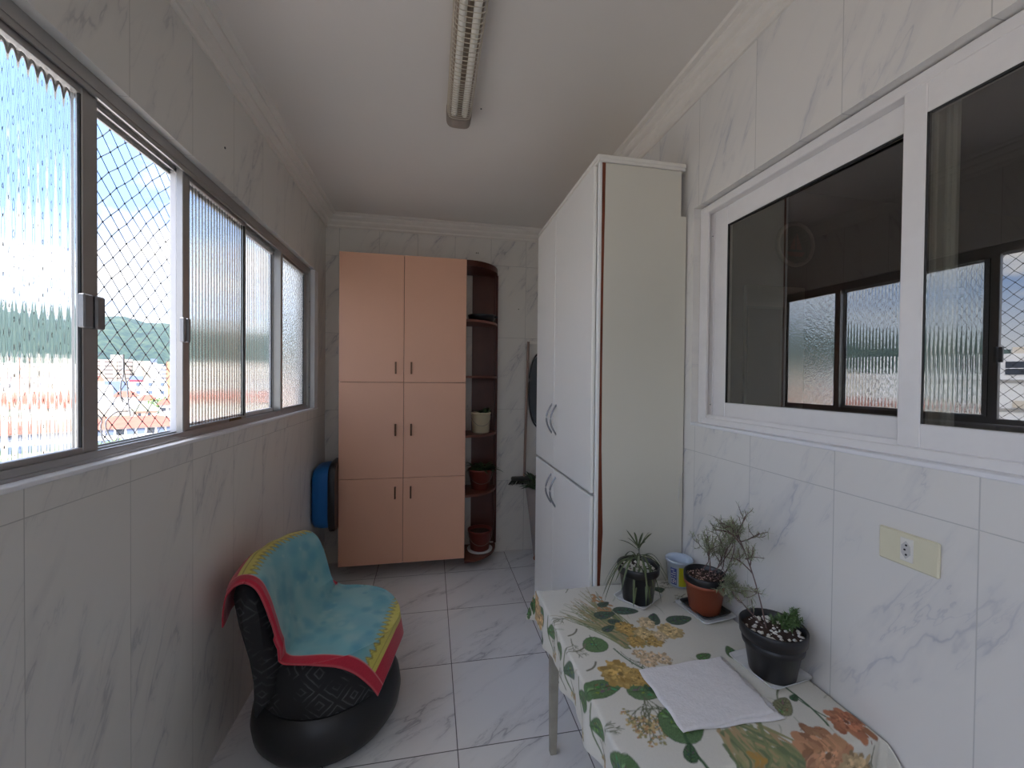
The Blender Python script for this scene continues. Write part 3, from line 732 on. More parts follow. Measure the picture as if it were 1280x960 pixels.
def flower(c,R,col,layers=3,n=8):
    for l in range(layers+1):
        rr=R*(1-l*.22); cc=[min(1,q*(.86+.12*l)) for q in col]
        for i in range(n*3):
            a=2*PI*(i+.5*l)/(n*3)+cr.uniform(-.25,.25); d=rr*cr.uniform(.45,.82); p=(c[0]+math.cos(a)*d,c[1]+math.sin(a)*d)
            v=cr.uniform(.70,1.45); w_=cr.uniform(-.06,.06)
            cv.ell(p,rr*cr.uniform(.16,.34),rr*cr.uniform(.10,.24),a+cr.uniform(-.7,.7),[min(1,max(0,q*v+w_*k)) for q,k in zip(cc,(1,.8,.4))])
        for i in range(n): 
            a=cr.uniform(0,6.28); r1=rr*cr.uniform(.3,.9)
            q_=(c[0]+math.cos(a)*r1,c[1]+math.sin(a)*r1); cv.stroke(bend(q_,(q_[0]+cr.uniform(-.3,.3)*rr,q_[1]+cr.uniform(-.3,.3)*rr),.3),.0008,[q*.5 for q in cc])
    cv.ell(c,R*.14,R*.14,0,[q*.5 for q in col],soft=1)
def bend(p,q,k):
    m=((p[0]+q[0])/2+(q[1]-p[1])*k,(p[1]+q[1])/2-(q[0]-p[0])*k); o=[]
    for i in range(9):
        t=i/8; o.append(((1-t)**2*p[0]+2*t*(1-t)*m[0]+t*t*q[0],(1-t)**2*p[1]+2*t*(1-t)*m[1]+t*t*q[1]))
    return o
def grass(b,tips,n,spread,cols,w=.0035):
    for i in range(n):
        t=tips[0]; k=cr.random(); t=(tips[0][0]*(1-k)+tips[1][0]*k+cr.uniform(-.02,.02),tips[0][1]*(1-k)+tips[1][1]*k+cr.uniform(-.02,.02))
        s_=(b[0]+cr.uniform(-spread,spread),b[1]+cr.uniform(-spread,spread)); f_=cr.uniform(.55,1)
        t=(s_[0]+(t[0]-s_[0])*f_,s_[1]+(t[1]-s_[1])*f_)
        cv.stroke(bend(s_,t,cr.uniform(-.12,.12)),w,cr.choice(cols),.0006)
def branch(p,ang,L,d=0,buds=True):
    q=(p[0]+math.cos(ang)*L,p[1]+math.sin(ang)*L); cv.stroke(bend(p,q,cr.uniform(-.15,.15)),.0014 if d<2 else .0009,(.13,.14,.08))
    if d>=3 or L<.012:
        if buds:
            for _ in range(3): cv.ell((q[0]+cr.uniform(-.006,.006),q[1]+cr.uniform(-.006,.006)),.004,.003,0,cr.choice([MU2,TAN,OL]))
        return
    for s_ in (-1,1): branch((p[0]+(q[0]-p[0])*cr.uniform(.5,.9),p[1]+(q[1]-p[1])*cr.uniform(.5,.9)),ang+s_*cr.uniform(.35,.8),L*.62,d+1,buds)
    branch(q,ang+cr.uniform(-.3,.3),L*.6,d+1,buds)
# faint background sprigs
for i in range(34):
    b_=(cr.uniform(-.15,.8),cr.uniform(-.2,.95)); branch(b_,cr.uniform(0,6.28),.035,1,False)
for i in range(60):
    b_=(cr.uniform(-.15,.8),cr.uniform(-.2,.95)); a_=cr.uniform(0,6.28); L=cr.uniform(.02,.07)
    cv.stroke(bend(b_,(b_[0]+math.cos(a_)*L,b_[1]+math.sin(a_)*L),cr.uniform(-.3,.3)),.0016,cr.choice([(.45,.44,.34),(.38,.40,.30),(.50,.44,.33)]),.0005)
GC=[(.30,.29,.14),(.22,.25,.12),(.38,.32,.17),(.16,.20,.10),(.42,.30,.16)]
grass(W2(.66,1.27),[W2(.44,1.44),W2(.66,1.64)],110,.045,GC,.0038)
for i in range(16): cv.ell(W2(.655+cr.uniform(-.03,.03),1.50+cr.uniform(-.09,.09)),.010,.006,cr.random()*3,TAN)
for c_,L,a_ in (((.635,1.421),.075,.1),((.723,1.432),.085,-.2),((.614,1.34),.05,.5),((.655,1.37),.05,-.5),((.8,1.365),.07,1.0),((.889,1.344),.09,.1),((.908,1.548),.09,.2),((.66,1.49),.05,.4)): leafm(W2(*c_),L,a_,(.075,.115,.08))
leafm(W2(.533,1.278),.075,1.57,GR2,True)
for c_,R in (((.674,1.33),.042),((.761,1.347),.036),((.72,1.29),.042),((.815,1.285),.048),((.735,1.247),.034),((.674,1.257),.034),((.77,1.27),.03)): flower(W2(*c_),R,cr.choice([MU2,MU,(.60,.47,.28)]))
branch(W2(.60,1.22),-1.2,.05,2,False); cv.stroke(bend(W2(.585,1.235),W2(.64,1.12),.1),.0025,GR)
for c_,R in (((.657,1.199),.026),((.66,1.158),.030),((.715,1.162),.030),((.69,1.18),.024)): flower(W2(*c_),R,(.56,.42,.26),2,6)
leafm(W2(.484,1.082),.105,.15,GR2); leafm(W2(.60,1.05),.105,-.1,GR2); leafm(W2(.63,1.075),.07,.9,GR)
flower(W2(.555,1.125),.062,MU,4,11); flower(W2(.60,1.10),.036,MU,3,8)
for a_,L in ((-2.2,.06),(-1.9,.07),(-1.5,.06),(-1.1,.06)): branch(W2(.578,1.03),a_,L,0)
leafm(W2(.615,.945),.10,2.0,GR2,True); cv.stroke(bend(W2(.615,.90),W2(.62,.80),.15),.004,GR); leafm(W2(.60,.855),.05,1.0,GR)
leafm(W2(.949,1.151),.06,1.3,GR2); leafm(W2(.848,1.149),.05,.3,GR2)
grass(W2(.77,.86),[W2(.66,.68),W2(.96,.72)],110,.06,GC,.0045); grass(W2(.72,.86),[W2(.66,.70),W2(.76,.70)],30,.04,GC,.005)
for i in range(22): cv.ell(W2(.75+cr.uniform(-.02,.02),.80+cr.uniform(-.06,.03)),.009,.006,cr.random()*3,(.42,.25,.07))
cv.stroke(bend(W2(.985,1.03),W2(.99,.86),-.12),.0028,GR); cv.stroke(bend(W2(.99,.95),W2(1.03,.85),.15),.002,GR); leafm(W2(.985,.955),.03,.5,GR)
cv.stroke(bend(W2(.985,1.0),W2(.92,.93),.2),.003,(.14,.17,.09),.001); leafm(W2(.93,.935),.07,.6,(.22,.22,.12))
flower(W2(.93,.80),.075,(.46,.24,.13),4,10); flower(W2(1.045,.86),.05,(.42,.17,.09),3,8); flower(W2(1.0,.76),.05,(.50,.36,.20),3,8)
leafm(W2(.82,.74),.09,.2,GR); leafm(W2(.98,.70),.07,.5,GR)
# hanging left side: big leaves and stems
for y_ in (.62,.74): pass
leafm((-.06,.72),.09,1.5,GR2); flower((-.10,.78),.05,(.50,.33,.16),3,8); leafm((-.11,.70),.08,1.2,GR)
for y_,a_ in ((.60,1.7),(.50,1.4),(.40,1.8),(.28,1.5),(.18,1.7)):
    cv.stroke(bend((-.015,y_+.04),(-.13,y_-.04),.4),.003,(.16,.20,.11)); leafm((-.05,y_),.075,a_+.4,cr.choice([(.12,.17,.11),GR2]))
    branch((-.08,y_),-2.6,.03,1)
leafm((-.03,.04),.11,1.9,GR2); leafm((.03,-.06),.1,.6,GR2)
leafm((-.05,.86),.09,1.2,GR); leafm((-.10,.90),.08,.4,GR2); flower((-.06,.81),.05,(.50,.33,.16),3,8); leafm((-.02,.88),.07,2.0,GR2)
# the narrow dark marks along the top-left fold
for y_ in (.50,.42,.33): cv.stroke(bend((.01,y_),(.05,y_+.03),.3),.003,(.18,.17,.12))
def cloth_pos(a,b):
    W_,D_=TX1-TX0,TY1-TY0
    dl=max(-a,0); drr=max(a-W_,0); df=max(-b,0); db=max(b-D_,0)
    x=TX0+min(max(a,0),W_); y=TY0+min(max(b,0),D_); z=TZ+.0035
    rc=.010
    def edge(d):   # rounded edge: out, down
        if d<=0: return 0,0
        L=rc*PI/2
        if d<L: t=d/rc; return rc*math.sin(t),rc*(1-math.cos(t))
        return rc,rc+(d-L)
    da,zl=edge(max(dl,drr)); dbb,zf=edge(max(df,db))
    sx=-1 if dl>0 else 1; sy=-1 if df>0 else 1
    fold=lambda s_,d,amp:amp*min(1,d/.10)*(math.sin(s_*31)+.5*math.sin(s_*57+1))
    if dl>0 and df+db==0: da+=.006+fold(b,dl,.010)+.004
    if df>0 and dl+drr==0: dbb+=.010+fold(a+.3,df,.012)
    if db>0 and dl+drr==0: dbb=min(dbb,.008)
    if dl>0 and (df>0 or db>0):
        m_=min(dl,df+db); lob=m_*(.55 if df>0 else .30); t=m_/(max(dl,df+db)+1e-6)
        da+=(.010+lob)*1.0; dbb+=(.010+lob*(.9 if df>0 else .35))
        z-=max(zl,zf)*.92
    elif drr>0 and (df>0 or db>0):
        m_=min(drr,df+db); dbb+=.01+m_*.9; z-=max(zl,zf)*.9
        da=min(da,.012)
    else: z-=max(zl,zf)
    if z>TZ: z+=.0012*math.sin(a*23+b*9)*math.sin(b*31)
    return (min(x+sx*da,1.094),min(y+sy*dbb,1.643 if x>.66 else 9),z)
us=np.arange(-.145,TX1-TX0+.085,.0026); vs2=np.arange(-.17,TY1-TY0+.13,.0026)
tc_=cloth_grid('tablecloth',cloth_pos,us,vs2,cv,m_floral,None,thick=.0012)
tag(tc_,'cream floral-print tablecloth draped over the small table by the right wall','tablecloth')
CT=TZ+.0055

# folded white terry cloth
q0=[(.609,1.12),(.89,1.13),(.885,.913),(.611,.90)]
def quad(u,v,Q): 
    return tuple((Q[0][i]*(1-u)+Q[1][i]*u)*(1-v)+(Q[3][i]*(1-u)+Q[2][i]*u)*v for i in range(2))
tw=MB(); nu=60; rr_=random.Random(8)
def layer(Q,z0,th,seed):
    r=random.Random(seed); top=[];bot=[]
    for j in range(nu+1):
        for i in range(nu+1):
            u,v=i/nu,j/nu; x,y=quad(u,v,Q)
            e=min(u,1-u,v,1-v); 
            if i==nu: x+=r.uniform(-.004,.006)
            x+=.002*math.sin(v*17+seed); y+=.002*math.sin(u*13)
            z=z0+th*min(1,(e*40+.25))+.0008*math.sin(u*21)*math.sin(v*19)+r.uniform(0,.0004)
            top.append((x,y,z)); bot.append((x,y,z0))
    n=nu+1; f=[(j*n+i,j*n+i+1,(j+1)*n+i+1,(j+1)*n+i) for j in range(nu) for i in range(nu)]
    o=len(top); g=[tuple(reversed([k+o for k in q])) for q in f]
    bd=[i for i in range(n)]+[j*n+nu for j in range(1,n)]+[nu*n+i for i in range(nu-1,-1,-1)]+[j*n for j in range(nu-1,0,-1)]
    s_=[(bd[k],bd[(k+1)%len(bd)],bd[(k+1)%len(bd)]+o,bd[k]+o) for k in range(len(bd))]
    tw.add(top+bot,f+g+s_,True)
layer([(.62,1.11),(.885,1.12),(.900,.895),(.63,.905)],CT,.004,1); layer(q0,CT+.004,.005,2)
fz=MB()
for i in range(150):
    v=rr_.random(); x,y=quad(1,v,q0); L=rr_.uniform(.004,.014)
    tw.tube([(x-.003,y,CT+.006),(x+L*.6,y+rr_.uniform(-.004,.004),CT+.005),(x+L,y+rr_.uniform(-.006,.006),CT+.002)],.0005,3,caps=False)
o=obj('folded_cloth',tw,m_terry); obj('fringe',fz,m_terry,o); tag(o,'folded white terry cloth with frayed edge lying on the floral tablecloth','cloth')

# ---- trays and pots
def tray(name,label,c,w_,d_,rz,h,mat,z=CT,group=None):
    mb=MB(); R=[rrect(w_*.84,d_*.84,.012,0),rrect(w_*.88,d_*.88,.014,.003),rrect(w_*.98,d_*.98,.016,h-.002),rrect(w_,d_,.016,h),rrect(w_*.965,d_*.965,.015,h),rrect(w_*.85,d_*.85,.012,.004)]
    mb.loft(R,True); mb.xf(Matrix.Translation((c[0],c[1],z))@Matrix.Rotation(rz,4,'Z'))
    o=obj(name,mb,mat); tag(o,label,'tray'); return o
tray('foam_tray','white foam tray under the small black pot of strap leaves',(.813,1.503),.158,.138,math.radians(32),.014,m_foam)
tray('foam_tray','white tray under the terracotta pot and its black tray',(1.013,1.372),.15,.165,math.radians(8),.012,m_foam)
tray('black_tray','black plastic tray inside the white tray under the terracotta pot',(1.015,1.376),.125,.14,math.radians(8),.014,m_blk,z=CT+.0062)
tray('foam_tray','white tray under the front black pot nearest the camera',(1.004,1.062),.155,.165,math.radians(8),.012,m_foam)
def perlite(mb,c,r,z,n,seed,smin=.002,smax=.005):
    q=random.Random(seed)
    for i in range(n):
        a=q.random()*2*PI; d=r*math.sqrt(q.random()); s_=q.uniform(smin,smax)
        mb.lathe([(.0001,-s_*.7),(s_*q.uniform(.8,1.2),0),(.0001,s_*.7)],(c[0]+d*math.cos(a),c[1]+d*math.sin(a),z+.001),5,caps=(False,False),a0=q.random())
    return mb
# pot 1: black, strap leaves
c1=(.803,1.490); z1=CT+.004
p1=thing('potted_plant','small black pot with white perlite and thin strap leaves beside the white cupboard','potted plant',(*c1,z1))
obj('pot',MB().lathe([(.054,0),(.057,.003),(.070,.105),(.076,.108),(.079,.112),(.081,.138),(.078,.141),(.075,.138),(.070,.108)],(*c1,z1),40,caps=(True,False)),m_blk,p1)
obj('soil',MB().lathe([(0,.122),(.073,.118)],(*c1,z1),24,caps=(False,False)),m_soil,p1)
o=obj('perlite',perlite(MB(),c1,.066,z1+.122,240,1,.003,.007),m_perl,p1); o['kind']='stuff'
lf=MB(); r=random.Random(11)
def strap(mb,base,ang,L,up,droop,w_,n=8):
    pts=[]; 
    for k_ in range(n+1):
        t=k_/n; hd=L*t*math.cos(up); pts.append((base[0]+math.cos(ang)*hd,base[1]+math.sin(ang)*hd,base[2]+L*t*math.sin(up)-droop*L*t*t))
    mb.strip(pts,[w_*(.35+1.3*math.sin(PI*min(1,(k_+.7)/(n+1)))**.8)*(.62 if k_<n else .05) for k_ in range(n+1)])
stem_top=(c1[0]+.004,c1[1],z1+.205)
for i in range(9):
    strap(lf,(c1[0]-.004+.01*r.random(),c1[1],z1+.19+.02*r.random()),2*PI*i/9+.3*r.random(),r.uniform(.085,.12),r.uniform(.35,1.25),r.uniform(.05,.4),.009)
for i in range(12):
    strap(lf,(c1[0]+r.uniform(-.01,.01),c1[1],z1+.15+.02*r.random()),2*PI*i/12+.4*r.random(),r.uniform(.12,.17),r.uniform(.5,.9),r.uniform(1.0,1.45),.008,12)
for a_ in (PI*1.02,PI*.95): strap(lf,(c1[0]-.02,c1[1],z1+.15),a_,.17,.75,1.55,.007,14)
for i in range(8): strap(lf,(c1[0]+r.uniform(-.03,.05),c1[1]-.02,z1+.135),-PI/2+r.uniform(-1,1),.10,.8,1.9,.008,10)
obj('leaves',lf,m_leaf3 if False else M('strap_leaf',(.10,.13,.055),.5,noise=.45,nscale=25),p1)
obj('stem',MB().tube([(c1[0]-.004,c1[1],z1+.115),(c1[0]+.002,c1[1],z1+.16),stem_top],[.006,.005,.003],8),m_leaf2,p1)
# tub
ct=(1.040,1.580); zt_=CT
tu=thing('margarine_tub','empty translucent plastic tub with yellow and blue label against the cupboard','tub',(*ct,zt_))
prT=[(.040,0),(.043,.003),(.050,.100),(.055,.101),(.056,.110),(.054,.112),(.0515,.108),(.048,.098),(.041,.006)]
obj('tub_body',MB().lathe(prT,(*ct,zt_),40),m_tubw,tu)
def arc_label(mb,a0,a1,z0,z1,off):
    n=14; v=[];
    for i in range(n+1):
        a=a0+(a1-a0)*i/n
        for z in (z0,z1):
            rr=.043+(.050-.043)*(z-.003)/.097+off; v.append((ct[0]+rr*math.cos(a),ct[1]+rr*math.sin(a),zt_+z))
    mb.add(v,[(2*i,2*i+2,2*i+3,2*i+1) for i in range(n)],True)
D=math.radians
la=MB(); arc_label(la,D(-124),D(-76),.008,.088,.0006); obj('yellow_label',la,m_tuby,tu,fix=False)
la=MB()
# vertical blue lettering column
arc_label(la,D(-166),D(-134),.012,.082,.0006)
obj('blue_label',la,m_tubb,tu,fix=False)
la=MB()
for z_,a0,a1 in ((.018,-163,-146),(.026,-155,-138),(.034,-163,-142),(.044,-163,-153),(.044,-148,-138),(.054,-163,-138),(.063,-153,-138),(.072,-163,-146)):
    arc_label(la,D(a0),D(a1),z_,z_+.0035,.0011)
for a_ in (-163,-151,-140): arc_label(la,D(a_),D(a_+2.5),.018,.034,.0011)
obj('lettering',la,m_foam,tu,fix=False)
# pot 3 terracotta with black liner
c3=(1.008,1.368); z3=CT+.0105
p3=thing('potted_plant','terracotta-coloured pot with black inner pot and wispy grey-green shrub','potted plant',(*c3,z3))
obj('outer_pot',MB().lathe([(.050,0),(.053,.003),(.068,.098),(.073,.100),(.074,.112),(.071,.113),(.066,.100)],(*c3,z3),40,caps=(True,False)),m_terra,p3)
obj('inner_pot',MB().lathe([(.066,.10),(.074,.113),(.0745,.136),(.072,.139),(.069,.136),(.066,.115)],(*c3,z3),40,caps=(False,False)),m_blk,p3)
obj('soil',MB().lathe([(0,.125),(.070,.12)],(*c3,z3),24,caps=(False,False)),m_soil,p3)
o=obj('perlite',perlite(MB(),c3,.062,z3+.124,90,2,.002,.004),M('pink_grit',(.62,.42,.36),.9),p3); o['kind']='stuff'
def shrub(stems,seed,st,fo,nl=.018,nw=.0021,depth=2,fan=.9,mult=4,needles=2,r0=.0016):
    q=random.Random(seed)
    def grow(p,d,L,lv):
        n=6; pts=[p]; dd=d.copy()
        for k_ in range(n):
            dd=(dd+Vector((q.uniform(-.3,.3),q.uniform(-.3,.3),q.uniform(-.2,.25)))).normalized(); p=p+dd*L/n
            p.x=min(p.x,1.085); pts.append(p.copy())
            if lv>=1:
                for _ in range(needles):
                    a=Vector((q.uniform(-1,1),q.uniform(-1,1),q.uniform(-.5,1))).normalized(); e=(dd*.35+a).normalized()*nl*q.uniform(.5,1.3)
                    cu=Vector((q.uniform(-1,1),q.uniform(-1,1),q.uniform(-1,.3)))*nl*.28
                    P=[p,p+e*.4+cu*.2,p+e*.75+cu*.6,p+e+cu*1.3]
                    for v_ in P: v_.x=min(v_.x,1.096)
                    fo.strip(P,[nw*.6,nw,nw*.9,nw*.15])
        st.tube(pts,[r0*(.5**lv)+.00025]*len(pts),4,caps=False)
        if lv<depth:
            for _ in range(mult):
                k_=q.randint(2,n); a=Vector((q.uniform(-1,1),q.uniform(-1,1),q.uniform(-.4,.8)))
                grow(pts[k_].copy(),(dd+a*fan*1.4).normalized(),L*q.uniform(.38,.6),lv+1)
    for (p,d,L) in stems: grow(Vector(p),Vector(d).normalized(),L,0)
st,fo=MB(),MB()
zz3=z3+.12
B3=lambda dx,dy:(c3[0]+dx,c3[1]+dy,zz3)
shrub([(B3(.01,-.01),(.0,-.10,1),.13),(B3(.02,-.02),(.25,-.45,.9),.15),(B3(-.01,.01),(-.2,-.1,.9),.13),(B3(.02,-.03),(.1,-.6,.8),.15),(B3(0,-.03),(.1,-.35,1),.16),(B3(.02,0),(.3,-.2,1),.14)],5,st,fo,mult=4)
shrub([(B3(.03,-.06),(.12,-.75,-.1),.07),(B3(.03,-.05),(.0,-.9,.25),.08)],6,st,fo,mult=5,nl=.013,needles=3)
obj('twigs',st,m_stem,p3,fix=False); obj('foliage',fo,m_leaf2,p3,fix=False)
# pot 4 black, nearest
c4_=(.998,1.045); z4=CT+.004
p4=thing('potted_plant','larger black double-rimmed pot at the table edge nearest the camera with lanky shrub','potted plant',(*c4_,z4))
obj('pot',MB().lathe([(.058,0),(.061,.004),(.073,.080),(.080,.084),(.082,.098),(.079,.100),(.081,.106),(.087,.110),(.089,.140),(.086,.143),(.082,.140),(.078,.112)],(*c4_,z4),48,caps=(True,False)),m_blk,p4)
obj('soil',MB().lathe([(0,.126),(.081,.122)],(*c4_,z4),24,caps=(False,False)),m_soil,p4)
o=obj('perlite',perlite(MB(),c4_,.074,z4+.125,80,3,.002,.008),m_perl,p4); o['kind']='stuff'
st,fo=MB(),MB(); q=random.Random(4)
main=[(c4_[0]-.012,c4_[1]+.01,z4+.12),(c4_[0]-.015,c4_[1]+.03,z4+.19),(c4_[0]-.01,c4_[1]+.07,z4+.26),(c4_[0]-.01,c4_[1]+.115,z4+.33),(c4_[0]-.015,c4_[1]+.13,z4+.355)]
st.tube(curve(main,5),.0020,6)
cm=curve(main,4)
stems=[(cm[k_],(q.uniform(-.8,.3),q.uniform(-.7,1.1),q.uniform(-.1,.8)),q.uniform(.05,.085)) for k_ in (6,8,9,10,11,12,13,14,15,15,16,16,16)]
shrub(stems,8,st,fo,depth=1,mult=5,nl=.017)
shrub([((c4_[0]-.012,c4_[1]+.02,z4+.12),(-.1,.8,.45),.12)],12,st,fo,depth=1,mult=3)
obj('twigs',st,m_stem,p4,fix=False); obj('foliage',fo,m_leaf2,p4,fix=False)
fo2=MB(); st2=MB(); shrub([((c4_[0]+.015,c4_[1]+.01,z4+.12),(.2,-.1,1),.055),((c4_[0]+.01,c4_[1]-.01,z4+.12),(-.3,-.2,.8),.055),((c4_[0]+.02,c4_[1],z4+.12),(.5,-.3,.7),.055)],9,st2,fo2,nl=.012,nw=.0022,needles=4,mult=4)
obj('young_shoots',fo2,m_leaf3,p4,fix=False)

# ------------------------------------------------------------------ low upholstered chair
TH=math.radians(-8); CC=(-.428,1.948,0)
ch=thing('tub_chair','low round black patterned chair with curved backrest against the left wall','chair',CC,TH)
ch.scale=(.94,.93,.985)
Bp=[(.255,0),(.295,.012),(.322,.05),(.330,.095),(.322,.145),(.300,.185),(.288,.195)]
obj('base',MB().lathe(Bp,(0,0,0),56,sx=.97,sy=1.03),m_vinyl,ch,local=True)
Sp=[(.288,.193),(.296,.205),(.302,.26),(.304,.32),(.300,.365),(.285,.395),(.25,.412),(.18,.42),(0.001,.422)]
obj('seat',MB().lathe(Sp,(0,0,0),56,sx=.97,sy=1.0,caps=(True,False)),m_uph,ch,local=True)
bp=[(-.105,.405),(-.135,.50),(-.160,.60),(-.180,.670),(-.205,.720),(-.240,.745),(-.275,.742),(-.305,.715),(-.318,.665),(-.300,.59),(-.262,.49),(-.222,.38),(-.215,.25),(-.20,.22),(-.12,.30)]
rings=[]
cx_=sum(a for a,b in bp)/len(bp)
for i in range(25):
    t=-1+2*i/24; k_=max(.03,(1-abs(t)**6))**.5; yy=.275*t-.03
    xoff=.055*abs(t)**2; ztop=-.02*abs(t)**3
    rr=[]
    for (a,b) in bp:
        a2=-.240+(a+.215)*(.35+.65*k_); b2=b+ (ztop*(b-.2)/.5); 
        if abs(t)>.85: b2-= (1-k_)*.05*(b-.2)/.5
        rr.append((a2+xoff,yy,b2))
    rings.append(rr)
obj('backrest',MB().loft(rings,True),m_uph,ch,local=True)
# printed towel over it
TE=(.18,.40,.42); RED=(.46,.022,.045); YE=(.58,.50,.10)
SL=1.125
tv=Canvas(-.01,SL+.02,-.34,.42,.002,TE)
rs=np.random.RandomState(9)
def blotch(n,rad,col,al):
    for _ in range(n):
        c_=(rs.rand()*SL,(rs.rand()-.5)*.66); R=rad*(.5+rs.rand())
        b=tv._b(c_[0]-R,c_[0]+R,c_[1]-R,c_[1]+R); d=((tv.X[b]-c_[0])**2+(tv.Y[b]-c_[1])**2)/R**2
        m_=(np.clip(1-d,0,1)*al)[...,None]; tv.a[b]=tv.a[b]*(1-m_)+np.array(col)*m_
blotch(90,.05,(.27,.46,.44),.6); blotch(80,.03,(.07,.27,.36),.55); blotch(60,.02,(.32,.50,.46),.5); blotch(40,.04,(.10,.32,.38),.4)
S0,S1=.245,.995     # yellow bands
tv.poly([(0,-.34),(S0-.05,-.34),(S0-.05,.42),(0,.42)],RED,.1,1); tv.poly([(S1+.05,-.34),(SL+.02,-.34),(SL+.02,.42),(S1+.05,.42)],RED,.1,2)
tv.poly([(S0-.05,-.34),(S0-.005,-.34),(S0-.005,.42),(S0-.05,.42)],YE,.08,3); tv.poly([(S1,-.34),(S1+.05,-.34),(S1+.05,.42),(S1,.42)],YE,.08,4)
OLI=(.30,.24,.05)
for y_ in np.arange(-.265,.31,.030):
    for s_,sg in ((S0-.005,1),(S1,-1)):
        tv.poly([(s_,y_),(s_+sg*.034,y_+.015),(s_,y_+.030)],YE); tv.stroke([(s_,y_),(s_+sg*.034,y_+.015),(s_,y_+.030)],.0022,OLI)
        tv.stroke([(s_-sg*.003,y_),(s_+sg*.015,y_+.015),(s_-sg*.003,y_+.030)],.0014,OLI)
for s_ in (S0-.03,S1+.028): tv.stroke([(s_,-.28),(s_,.31)],.0018,OLI)
tv.poly([(0,-.34),(SL+.02,-.34),(SL+.02,-.268),(0,-.268)],RED,.1,5); tv.poly([(0,.318),(SL+.02,.318),(SL+.02,.42),(0,.42)],RED,.1,6)
for e_ in (-.268,.318,-.316): tv.stroke([(0,e_),(SL+.02,e_)],.0015,(.60,.20,.20))
path=[(-.362,.585),(-.362,.66),(-.350,.725),(-.310,.764),(-.260,.768),(-.215,.738),(-.183,.672),(-.161,.600),(-.132,.510),(-.080,.448),(-.030,.434),(.10,.436),(.22,.434),(.34,.430),(.46,.430)]
pc=[Vector((a,0,b)) for a,b in path]; cum=[0]
fine=[Vector(p) for p in curve([tuple(p) for p in pc],10)]
for i in range(1,len(fine)): cum.append(cum[-1]+(fine[i]-fine[i-1]).length)
def along(s_):
    s_=min(s_,cum[-1]-1e-6)
    import bisect
    i=max(1,bisect.bisect_right(cum,s_)); i=min(i,len(fine)-1); t=(s_-cum[i-1])/(cum[i]-cum[i-1]+1e-9)
    return fine[i-1].lerp(fine[i],t)
SE=min(SL,cum[-1])
print('towel path length',cum[-1])
def towel_pos(s_,y_):
    p=along(s_); x,z=p.x,p.z; y=y_
    onback=max(0,min(1,(-.08-x)/.05)); 
    if onback>0:
        dY=y_+.03; ay=min(abs(dY),.27)/.275; x+=.055*ay*ay*onback; z-=.020*ay**3*onback*max(0,(z-.45)/.3)
        ex=max(0,abs(dY)-.270)
        if ex>0:
            sgn=math.copysign(1,dY); y=-.03+sgn*(.270+ex*.6); z-=ex*.5*onback*(1 if z>.6 else .3)
            x-=ex*.35*onback if x>-.22 else -ex*.2
    if x>-.10:
        r=math.hypot(max(x,0)/.97 if x>0 else 0,y)   # distance past the seat edge
        r0=.312
        if r>r0:
            ex=(r-r0); k_=(r0+.010+ex*.16)/r
            fl=.004*math.sin(math.atan2(y,x)*9)
            if x>0: x*=k_+fl; 
            y*=k_+fl
            z-=max(0,ex-.006)*.95
        elif r>.27: z-=(r-.27)**2*4
    z+=.0025*math.sin(s_*29+y_*17)*math.sin(y_*37+1)*(1 if z>.4 else .4)
    x+=.002*math.sin(y_*41+s_*13)*onback
    return (x,y,z)
ss=np.arange(0,SE,.0045); yy_=np.arange(-.322,.3801,.0045)
to=thing('printed_towel','teal towel with crimson border and yellow zigzag bands draped over the low chair','towel',CC,TH)
to.scale=(.94,.93,.985)
cloth_grid('towel_cloth',towel_pos,ss,yy_,tv,m_towel,to,local=True,thick=.005)

# ------------------------------------------------------------------ outdoors
def pol(az,d,z=0):
    a=math.radians(az); return (-math.sin(a)*d,math.cos(a)*d,z)
GZ=-18.0
g_col,t=nt('town_ground'); n=N(t); tc=n('TexCoord'); ns=n('TexNoise',i_Scale=.05,i_Detail=6.0); t.links.new(tc.outputs['Object'],ns.inputs['Vector'])
p=n('BsdfPrincipled',i_Roughness=.9); t.links.new(n.ramp(ns.outputs[0],[(.35,(.16,.17,.09)),(.5,(.40,.33,.27)),(.65,(.52,.42,.34))]),p.inputs['Base Color']); out(t,p)
gm=MB().box(-1800,-3,-500,1800,GZ-1,GZ); struct('ground_town',gm,g_col)
# wooded hill
hm,t=nt('forest_hill'); n=N(t); tc=n('TexCoord')
v1=n('TexVoronoi',i_Scale=.11); t.links.new(tc.outputs['Object'],v1.inputs['Vector']); v2=n('TexNoise',i_Scale=.028,i_Detail=8.0,i_Roughness=.7); t.links.new(tc.outputs['Object'],v2.inputs['Vector'])
cc=n.ramp(n.math('ADD',n.math('MULTIPLY',v1.outputs[0],.35),n.math('MULTIPLY',v2.outputs[0],.9)),[(.40,(.004,.014,.008)),(.55,(.015,.036,.018)),(.72,(.040,.065,.028)),(.95,(.09,.095,.045))])
p=n('BsdfPrincipled',i_Roughness=1.0); t.links.new(n.mix(.10,cc,(.20,.27,.32,1)),p.inputs['Base Color']); out(t,p)  # distance haze painted in: blue-grey mixed into the forest colour
hp=[(-20,.05),(10,.07),(15,.078),(20,.085),(24,.086),(28,.0885),(30,.0945),(32,.0965),(34,.1005),(40,.112),(46,.108),(52,.085),(60,.060),(64,.052),(70,.045),(90,.03),(110,.02)]
def ridge(az):
    for i in range(len(hp)-1):
        if hp[i][0]<=az<=hp[i+1][0]:
            t=(az-hp[i][0])/(hp[i+1][0]-hp[i][0]); return hp[i][1]*(1-t)+hp[i+1][1]*t
    return .02
hb=MB(); nr=14; v=[]; azs=[-18+i*.4 for i in range(320)]; hr=random.Random(2)
